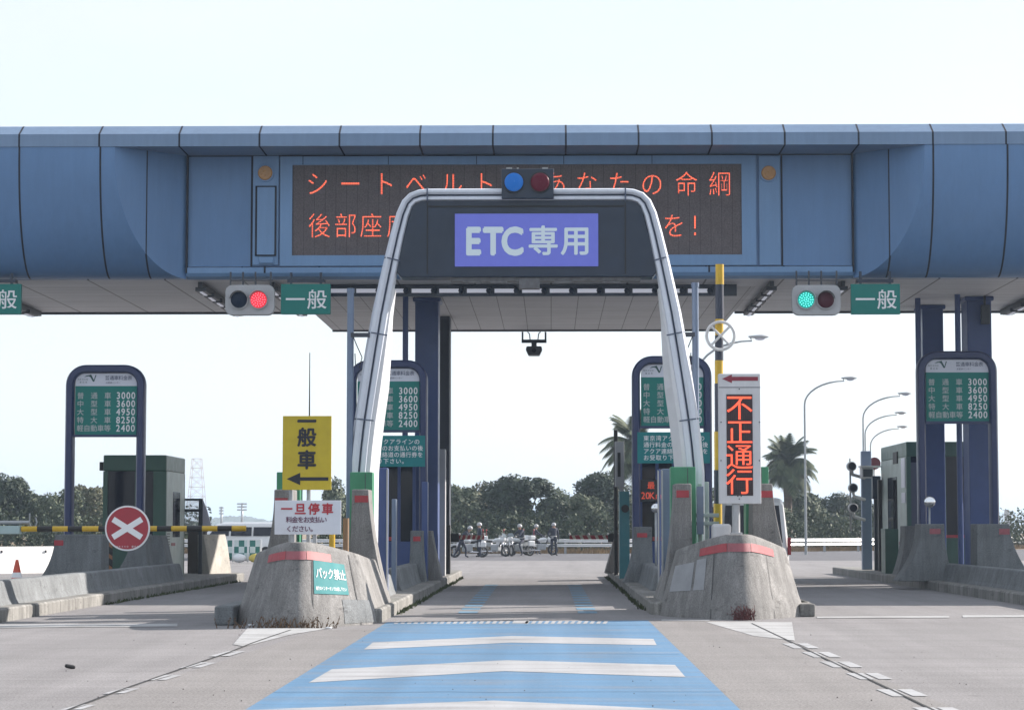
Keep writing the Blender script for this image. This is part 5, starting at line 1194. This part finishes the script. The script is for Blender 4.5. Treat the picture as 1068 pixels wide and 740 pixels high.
def tree_mesh(seed, h=5.0, r=2.2, n=14000, leaf=.13):
    rnd = random.Random(seed); mb = MB(); cl = []
    for i in range(26):
        a = rnd.uniform(0, 6.28); rr = r*math.sqrt(rnd.random())*.8; z = h*(.22+.68*rnd.random()**.85); k_ = 1-.55*abs((z/h-.45)/.55)
        cl.append((Vector((rr*math.cos(a)*k_, rr*math.sin(a)*k_, z)), r*rnd.uniform(.22, .42)))
    for i in range(n):
        c, cr_ = rnd.choice(cl); v = Vector((rnd.gauss(0, 1), rnd.gauss(0, 1), rnd.gauss(0, 1))).normalized()*cr_*rnd.uniform(.6, 1.08); p = c+v
        if p.z < .1: continue
        a = Vector((rnd.gauss(0, 1), rnd.gauss(0, 1), rnd.gauss(0, 1))).normalized(); b = a.cross(v).normalized() if a.cross(v).length > .01 else Vector((1, 0, 0)); s = leaf*rnd.uniform(.6, 1.4)
        mb.add([p-a*s, p+b*s*.55, p+a*s, p-b*s*.55], [(0, 1, 2, 3)])
    tr = MB().tube([(0, 0, -.3), (.08, 0, h*.3), (-.05, .1, h*.6)], [.16, .12, .06], 8)
    for i in range(6): c = cl[i*4][0]; tr.tube([(.05, 0, h*.25), (c.x*.5, c.y*.5, (c.z+h*.25)/2), c], [.08, .05, .02], 6)
    return mb, tr
TM = []
for s in range(4):
    cm_, tr = tree_mesh(s+11, leaf=.13 if s % 2 else .11); a = cm_.build('crown', LF[s % 3]); b = tr.build('trunk', BARK); TM.append((a, b))
def tree(label, px, top, Y, wpx, kind=0, group='bushy trees beyond the guard rail', base=0, mi=None):
    a, b = TM[kind]; X = xx(px, top, Y); h = zz(top, Y); t = thing('bushy_tree', label, 'tree', (X, Y, base), group); sx = wpx*1.25/2*Y/2400/2.1
    for o in (a, b):
        c = o.copy(); COL.objects.link(c); c.parent = t; c.scale = (sx, sx, h/4.75)
        if mi is not None and o is a:
            c.data = o.data.copy(); c.data.materials[0] = LF[mi]
    t.rotation_euler = (0, 0, random.uniform(0, 6))
    return t
TL = [ # px, top, Y, width, kind, mi, label
 (6, 501, 150, 55, 0, 0, 'dark bushy tree at the left picture edge, taller than its neighbours'), (32, 512, 152, 60, 1, 1, 'bushy tree behind the barrier counterweight at far left'), (62, 514, 150, 52, 2, 1, 'green bushy tree left of the leftmost fee sign post'), (92, 511, 153, 48, 3, 2, 'olive bushy tree between the leftmost fee sign and the green booth'), (115, 516, 156, 40, 1, 1, 'bushy tree mostly hidden behind the green booth'),
 (352, 506, 158, 44, 1, 1, 'bushy tree seen above the white 一旦停車 sign'), (392, 512, 160, 50, 2, 1, 'bushy tree behind the left arch foot'), (478, 511, 150, 50, 3, 1, 'pale green bushy tree directly right of the left columns'), (505, 510, 153, 56, 1, 2, 'mid green bushy tree under the distant lamp head'), (545, 502, 147, 76, 0, 0, 'largest dark tree behind the seated motorcycle officer'), (586, 514, 154, 46, 2, 1, 'paler bushy tree directly behind the standing officer'), (622, 499, 150, 66, 0, 0, 'dark tree left of the black pole at the right centre island'), (608, 520, 145, 50, 3, 1, 'pale low bushy tree above the right gate bar'), (655, 512, 153, 50, 1, 1, 'bushy tree below the left palm'), (700, 514, 155, 60, 2, 1, 'bushy tree behind the right fee columns'), (745, 512, 156, 60, 3, 1, 'bushy tree behind the crossed-ring pole'),
 (800, 520, 160, 50, 1, 1, 'bushy tree at the foot of the right palm, left side'), (832, 516, 172, 54, 3, 1, 'sunlit bushy tree under the right palm'), (862, 518, 176, 48, 2, 0, 'dark bushy tree right of the tallest street lamp'), (890, 521, 182, 46, 0, 0, 'dark bushy tree behind the three-lamp post'), (920, 524, 190, 48, 1, 1, 'bushy tree behind the right booth'), (950, 528, 200, 48, 2, 1, 'bushy tree farthest right behind the fee sign'),
 (440, 514, 156, 50, 0, 1, 'bushy tree behind the left big column')]
for i, (px, tp, Y, wd, kd, mi, lab) in enumerate(TL): tree(lab, px, tp, Y, wd, kd, mi=mi)
for a, b in TM: bpy.data.objects.remove(a); bpy.data.objects.remove(b)
# undergrowth hiding trunks
rnd = random.Random(3); mb = MB()
for i in range(40000):
    u = rnd.random(); x = rnd.uniform(-36, 40); 
    if -27 < x < -13 and rnd.random() < .0: continue
    yy_ = 137+max(0, x-4)*.95+rnd.uniform(0, 9); z = abs(rnd.gauss(0, 1.15)); p = Vector((x, yy_, z)); 
    if z > 3.0 or (-21 < x < -14.5 and True): continue
    a = Vector((rnd.gauss(0, 1), rnd.gauss(0, 1), rnd.gauss(0, 1))).normalized(); b = a.cross(Vector((.3, .5, .8))).normalized(); s = .13*rnd.uniform(.6, 1.4)
    mb.add([p-a*s, p+b*s*.6, p+a*s, p-b*s*.6], [(0, 1, 2, 3)])
tag(mb.build('undergrowth', LF[1]), 'low tangled green undergrowth between the trees behind the guard rail', 'undergrowth', kind='stuff')
mb = MB()
for i in range(9000):
    x = rnd.uniform(-26, 45); y = 133.6+max(0, x-4)*1.0+(.3 if x > 4 else 0)+rnd.uniform(.6, 3.0); p = Vector((x, y, 0)); h_ = rnd.uniform(.15, .42); d = Vector((rnd.gauss(0, .12), rnd.gauss(0, .12), h_)); s = Vector((.03, 0, 0))
    mb.add([p-s, p+s, p+d], [(0, 1, 2)])
tag(mb.build('dry_grass', mat('straw', (.30, .20, .10), .9, var=.3, scale=.6)), 'brown dry grass along the foot of the guard rail', 'grass', kind='stuff')
# palms
PF = leafmat('palm_leaf', (.035, .055, .028), (.10, .12, .06))
def palm(label, px, crown, base, Y, rad, seed):
    rnd = random.Random(seed); c = P(px, crown, Y); t = thing('palm_tree', label, 'palm tree', (c.x, Y, 0), 'palm trees beyond the toll gate')
    MB().tube([(c.x, Y, -.2), (c.x+.05, Y, c.z*.5), (c.x, Y, c.z)], [.30*rad/2.2, .25*rad/2.2, .34*rad/2.2], 10).build('trunk', BARK, t)
    mb = MB(); 
    for i in range(90):
        az = rnd.uniform(0, 6.28); el = rnd.uniform(-.55, 1.45); Lf = rad*rnd.uniform(.85, 1.15); d0 = Vector((math.cos(az)*math.cos(el), math.sin(az)*math.cos(el), math.sin(el)))
        pts = []; p = Vector(c)+Vector((0, 0, .1)); d = d0.copy(); N = 12
        for k_ in range(N+1): pts.append(p.copy()); p += d*Lf/N; d = (d+Vector((0, 0, -.15))).normalized()
        for k_ in range(N):
            a, b = pts[k_], pts[k_+1]; tn = (b-a).normalized(); sd = tn.cross(Vector((0, 0, 1))); sd = sd.normalized() if sd.length > .05 else Vector((1, 0, 0)); wl = rad*.26*math.sin(math.pi*(.12+.85*k_/N))
            mb.add([a-sd*.02, a+sd*.02, b+sd*.015, b-sd*.015], [(0, 1, 2, 3)])
            for s in (-1, 1):
                for q in (.1, .4, .7, .95):
                    m_ = a.lerp(b, q); e_ = m_+sd*s*wl+tn*wl*.8+Vector((0, 0, -wl*.55)); mb.add([m_-tn*.045, m_+tn*.045, e_], [(0, 1, 2)])
    mb.build('crown', PF, t)
palm('palm tree with full drooping crown right of the LED sign', 821, 487, 560, 165, 2.45, 4); palm('palm tree partly hidden behind the right fee sign', 664, 468, 560, 140, 2.5, 9)
# weeds at bullnose feet
def weeds(label, cx, cy, r, n, h, seed, m=None):
    rnd = random.Random(seed); mb = MB()
    for i in range(n):
        p = Vector((cx+rnd.gauss(0, r), cy+rnd.gauss(0, .04), .0)); 
        d = Vector((rnd.gauss(0, .35), rnd.gauss(0, .25), 1)).normalized(); q = p; hh = h*rnd.uniform(.3, 1)
        for k_ in range(3):
            q2 = q+d*hh/3; s = Vector((.007*(3-k_)/3+.002, 0, 0)); mb.add([q-s, q+s, q2+s*.6, q2-s*.6], [(0, 1, 2, 3)]); q = q2; d = (d+Vector((rnd.gauss(0, .3), rnd.gauss(0, .2), -.15))).normalized()
        for k_ in range(2):
            a = Vector((rnd.gauss(0, 1), rnd.gauss(0, 1), rnd.gauss(0, .6))).normalized()*.02; b = Vector((0, 0, .014)); qq = p.lerp(q, rnd.uniform(.3, 1)); mb.add([qq-a, qq+b, qq+a, qq-b], [(0, 1, 2, 3)])
    return tag(mb.build('weed', m or mat('dry_weed', (.16, .10, .06), .9, var=.4, scale=20), origin=(cx, cy, 0)), label, 'weeds', kind='stuff')
weeds('dry weeds growing at the foot of the teal notice bullnose', -4.0, 34.62, .42, 90, .22, 1); weeds('reddish weed clump at the foot of the patched bullnose', 3.12, 37.72, .07, 90, .28, 2, mat('red_weed', (.14, .05, .05), .9, var=.4, scale=20))
mb = MB(); rnd = random.Random(5)
for (X, Y0, Y1, n) in ((-2.66, 40, 69, 420), (1.68, 42, 70, 420), (-8.70, 45, 64, 300)):
    for i in range(n):
        y = rnd.uniform(Y0, Y1); hh = rnd.uniform(.02, .09); p = Vector((X+rnd.gauss(0, .03), y, 0)); mb.add([p+Vector((-.02, 0, 0)), p+Vector((.02, .01, 0)), p+Vector((rnd.gauss(0, .03), rnd.gauss(0, .03), hh))], [(0, 1, 2)])
tag(mb.build('kerb_moss', mat('moss', (.07, .09, .035), .95, var=.4, scale=9)), 'thin moss and grass along the kerb feet', 'moss', kind='stuff')
mb = MB()
for i in range(70):
    p = G(rnd.uniform(20, 1050), rnd.uniform(656, 738)); s = rnd.uniform(.003, .008); mb.sphere((p.x, p.y, .006), s, 6)
tag(mb.build('gravel', mat('gravel_dark', (.09, .08, .075), .9, var=.6, scale=3)), 'scattered tiny stones and grit on the road', 'gravel', kind='stuff')
p = G(73, 697); tag(MB().obox((p.x, p.y, .025), (.11, .06, .04), (.1, .2, .4)).build('rubber_scrap', BLACK, origin=p, bev=.015), 'small dark scrap lying on the road at left', 'debris')
# white chain bits at bullnose feet
for (x, y, lab) in ((262, 652.5, 'small white ring lying at the left foot of the teal notice bullnose'), (343, 655.5, 'small white ring lying at the right foot of the teal notice bullnose')):
    c = G(x, y); tag(MB().tube([c+Vector((.04*math.cos(q*.785), .04*math.sin(q*.785), .02)) for q in range(8)], .012, 6, closed=True).build('ring', WHITE, origin=c), lab, 'ring')
# ================================================================== FAR THINGS
PYL = mat('pylon_red_white', (.50, .40, .42), .6)
def pylon(label, px, top, base, Y, wb):
    a = P(px, top, Y); h = a.z; wb2 = wb/2*Y/2400; wt = wb2*.42; t = thing('lattice_tower', label, 'tower', (a.x, Y, 0)); mb = MB(); n = 8
    for s in ((-1, -1), (1, -1), (1, 1), (-1, 1)): mb.tube([(a.x+s[0]*wb2, Y+s[1]*wb2, 0), (a.x+s[0]*wt, Y+s[1]*wt, h)], .06, 5)
    for k_ in range(n):
        f0, f1 = k_/n, (k_+1)/n; w0 = wb2+(wt-wb2)*f0; w1 = wb2+(wt-wb2)*f1
        for s in (-1, 1):
            mb.tube([(a.x-w0, Y+s*w0, h*f0), (a.x+w1, Y+s*w1, h*f1)], .03, 4); mb.tube([(a.x+w0, Y+s*w0, h*f0), (a.x-w1, Y+s*w1, h*f1)], .03, 4); mb.tube([(a.x-w1, Y+s*w1, h*f1), (a.x+w1, Y+s*w1, h*f1)], .03, 4)
    mb.build('lattice', PYL, t)
pylon('thin red and white lattice tower rising behind the green booth', 205.5, 478, 548, 520, 22)
for (px, tp, Y, hd_, lab) in ((252.5, 524, 620, 1.3, 'distant floodlight mast with a wide head above the hills'), (231, 528, 640, .6, 'slimmer distant mast left of the floodlight mast')):
    a = P(px, tp, Y); t = thing('floodlight_mast', lab, 'mast', (a.x, Y, 0)); MB().tube([(a.x, Y, 0), (a.x, Y, a.z)], [.4, .25], 8).build('pole', GALV, t)
    mb = MB(); 
    for i in range(3): mb.box(a.x-hd_, a.x+hd_, Y-.3, Y, a.z-.5-i*.8, a.z-.1-i*.8)
    mb.build('lamp_frame', GALV, t)
HILL = mat('wooded_hill', (.06, .08, .06), .95, 0, var=.4, scale=.03)
def hills(Y, prof, seed):
    rnd = random.Random(seed); mb = MB(); fr = []; ba = []; pts = []
    for (x0, y0), (x1, y1) in zip(prof, prof[1:]):
        n = max(2, int(abs(x1-x0)/2))
        for i in range(n): pts.append((x0+(x1-x0)*i/n, y0+(y1-y0)*i/n+rnd.uniform(-.7, .7)))
    g = [[], [], []]
    for x, y in pts: p = P(x, y, Y); g[0].append((p.x, Y-60, -1)); g[1].append(p); g[2].append((p.x, Y+150, -1))
    mb.loft(g, closed=False, caps=False); struct('hills', mb, HILL)
hills(1500, [(-300, 547), (0, 546), (120, 545), (200, 543), (222, 540), (240, 537.5), (256, 538), (275, 541.5), (300, 545), (420, 547), (700, 548)], 1)
hills(3200, [(700, 547.5), (900, 543), (1000, 538), (1040, 534), (1080, 534), (1200, 538), (1500, 546)], 2)
a = P(1050.5, 531, 420); t = thing('far_pillar', 'pale square pillar on the horizon right of the blue columns', 'pillar', (a.x, 420, 0)); MB().box(a.x-.35, a.x+.35, 420, 421, 0, a.z).build('shaft', LGREY, t); MB().box(a.x+.45, a.x+.8, 420.2, 421, 0, a.z-.7).build('side_shaft', LGREY, t)
_g = _to; bpy.data.objects.remove(_g)
# ================================================================== HAZE
HZ = 0.0004
m = bpy.data.materials.new('haze_air'); m.use_nodes = True; n = m.node_tree.nodes; n.remove(n['Principled BSDF'])
pv = n.new('ShaderNodeVolumePrincipled'); pv.inputs['Color'].default_value = (.66, .82, 1, 1); pv.inputs['Density'].default_value = HZ; pv.inputs['Anisotropy'].default_value = .2
m.node_tree.links.new(pv.outputs[0], n['Material Output'].inputs['Volume'])
tag(MB().box(-9500, 9500, -600, 12500, -2, 60).build('haze', m), 'thin pale blue haze in the air over the whole scene', 'haze', kind='stuff')
SC.cycles.volume_step_rate = 10; SC.cycles.volume_bounces = 0; SC.cycles.max_bounces = 6
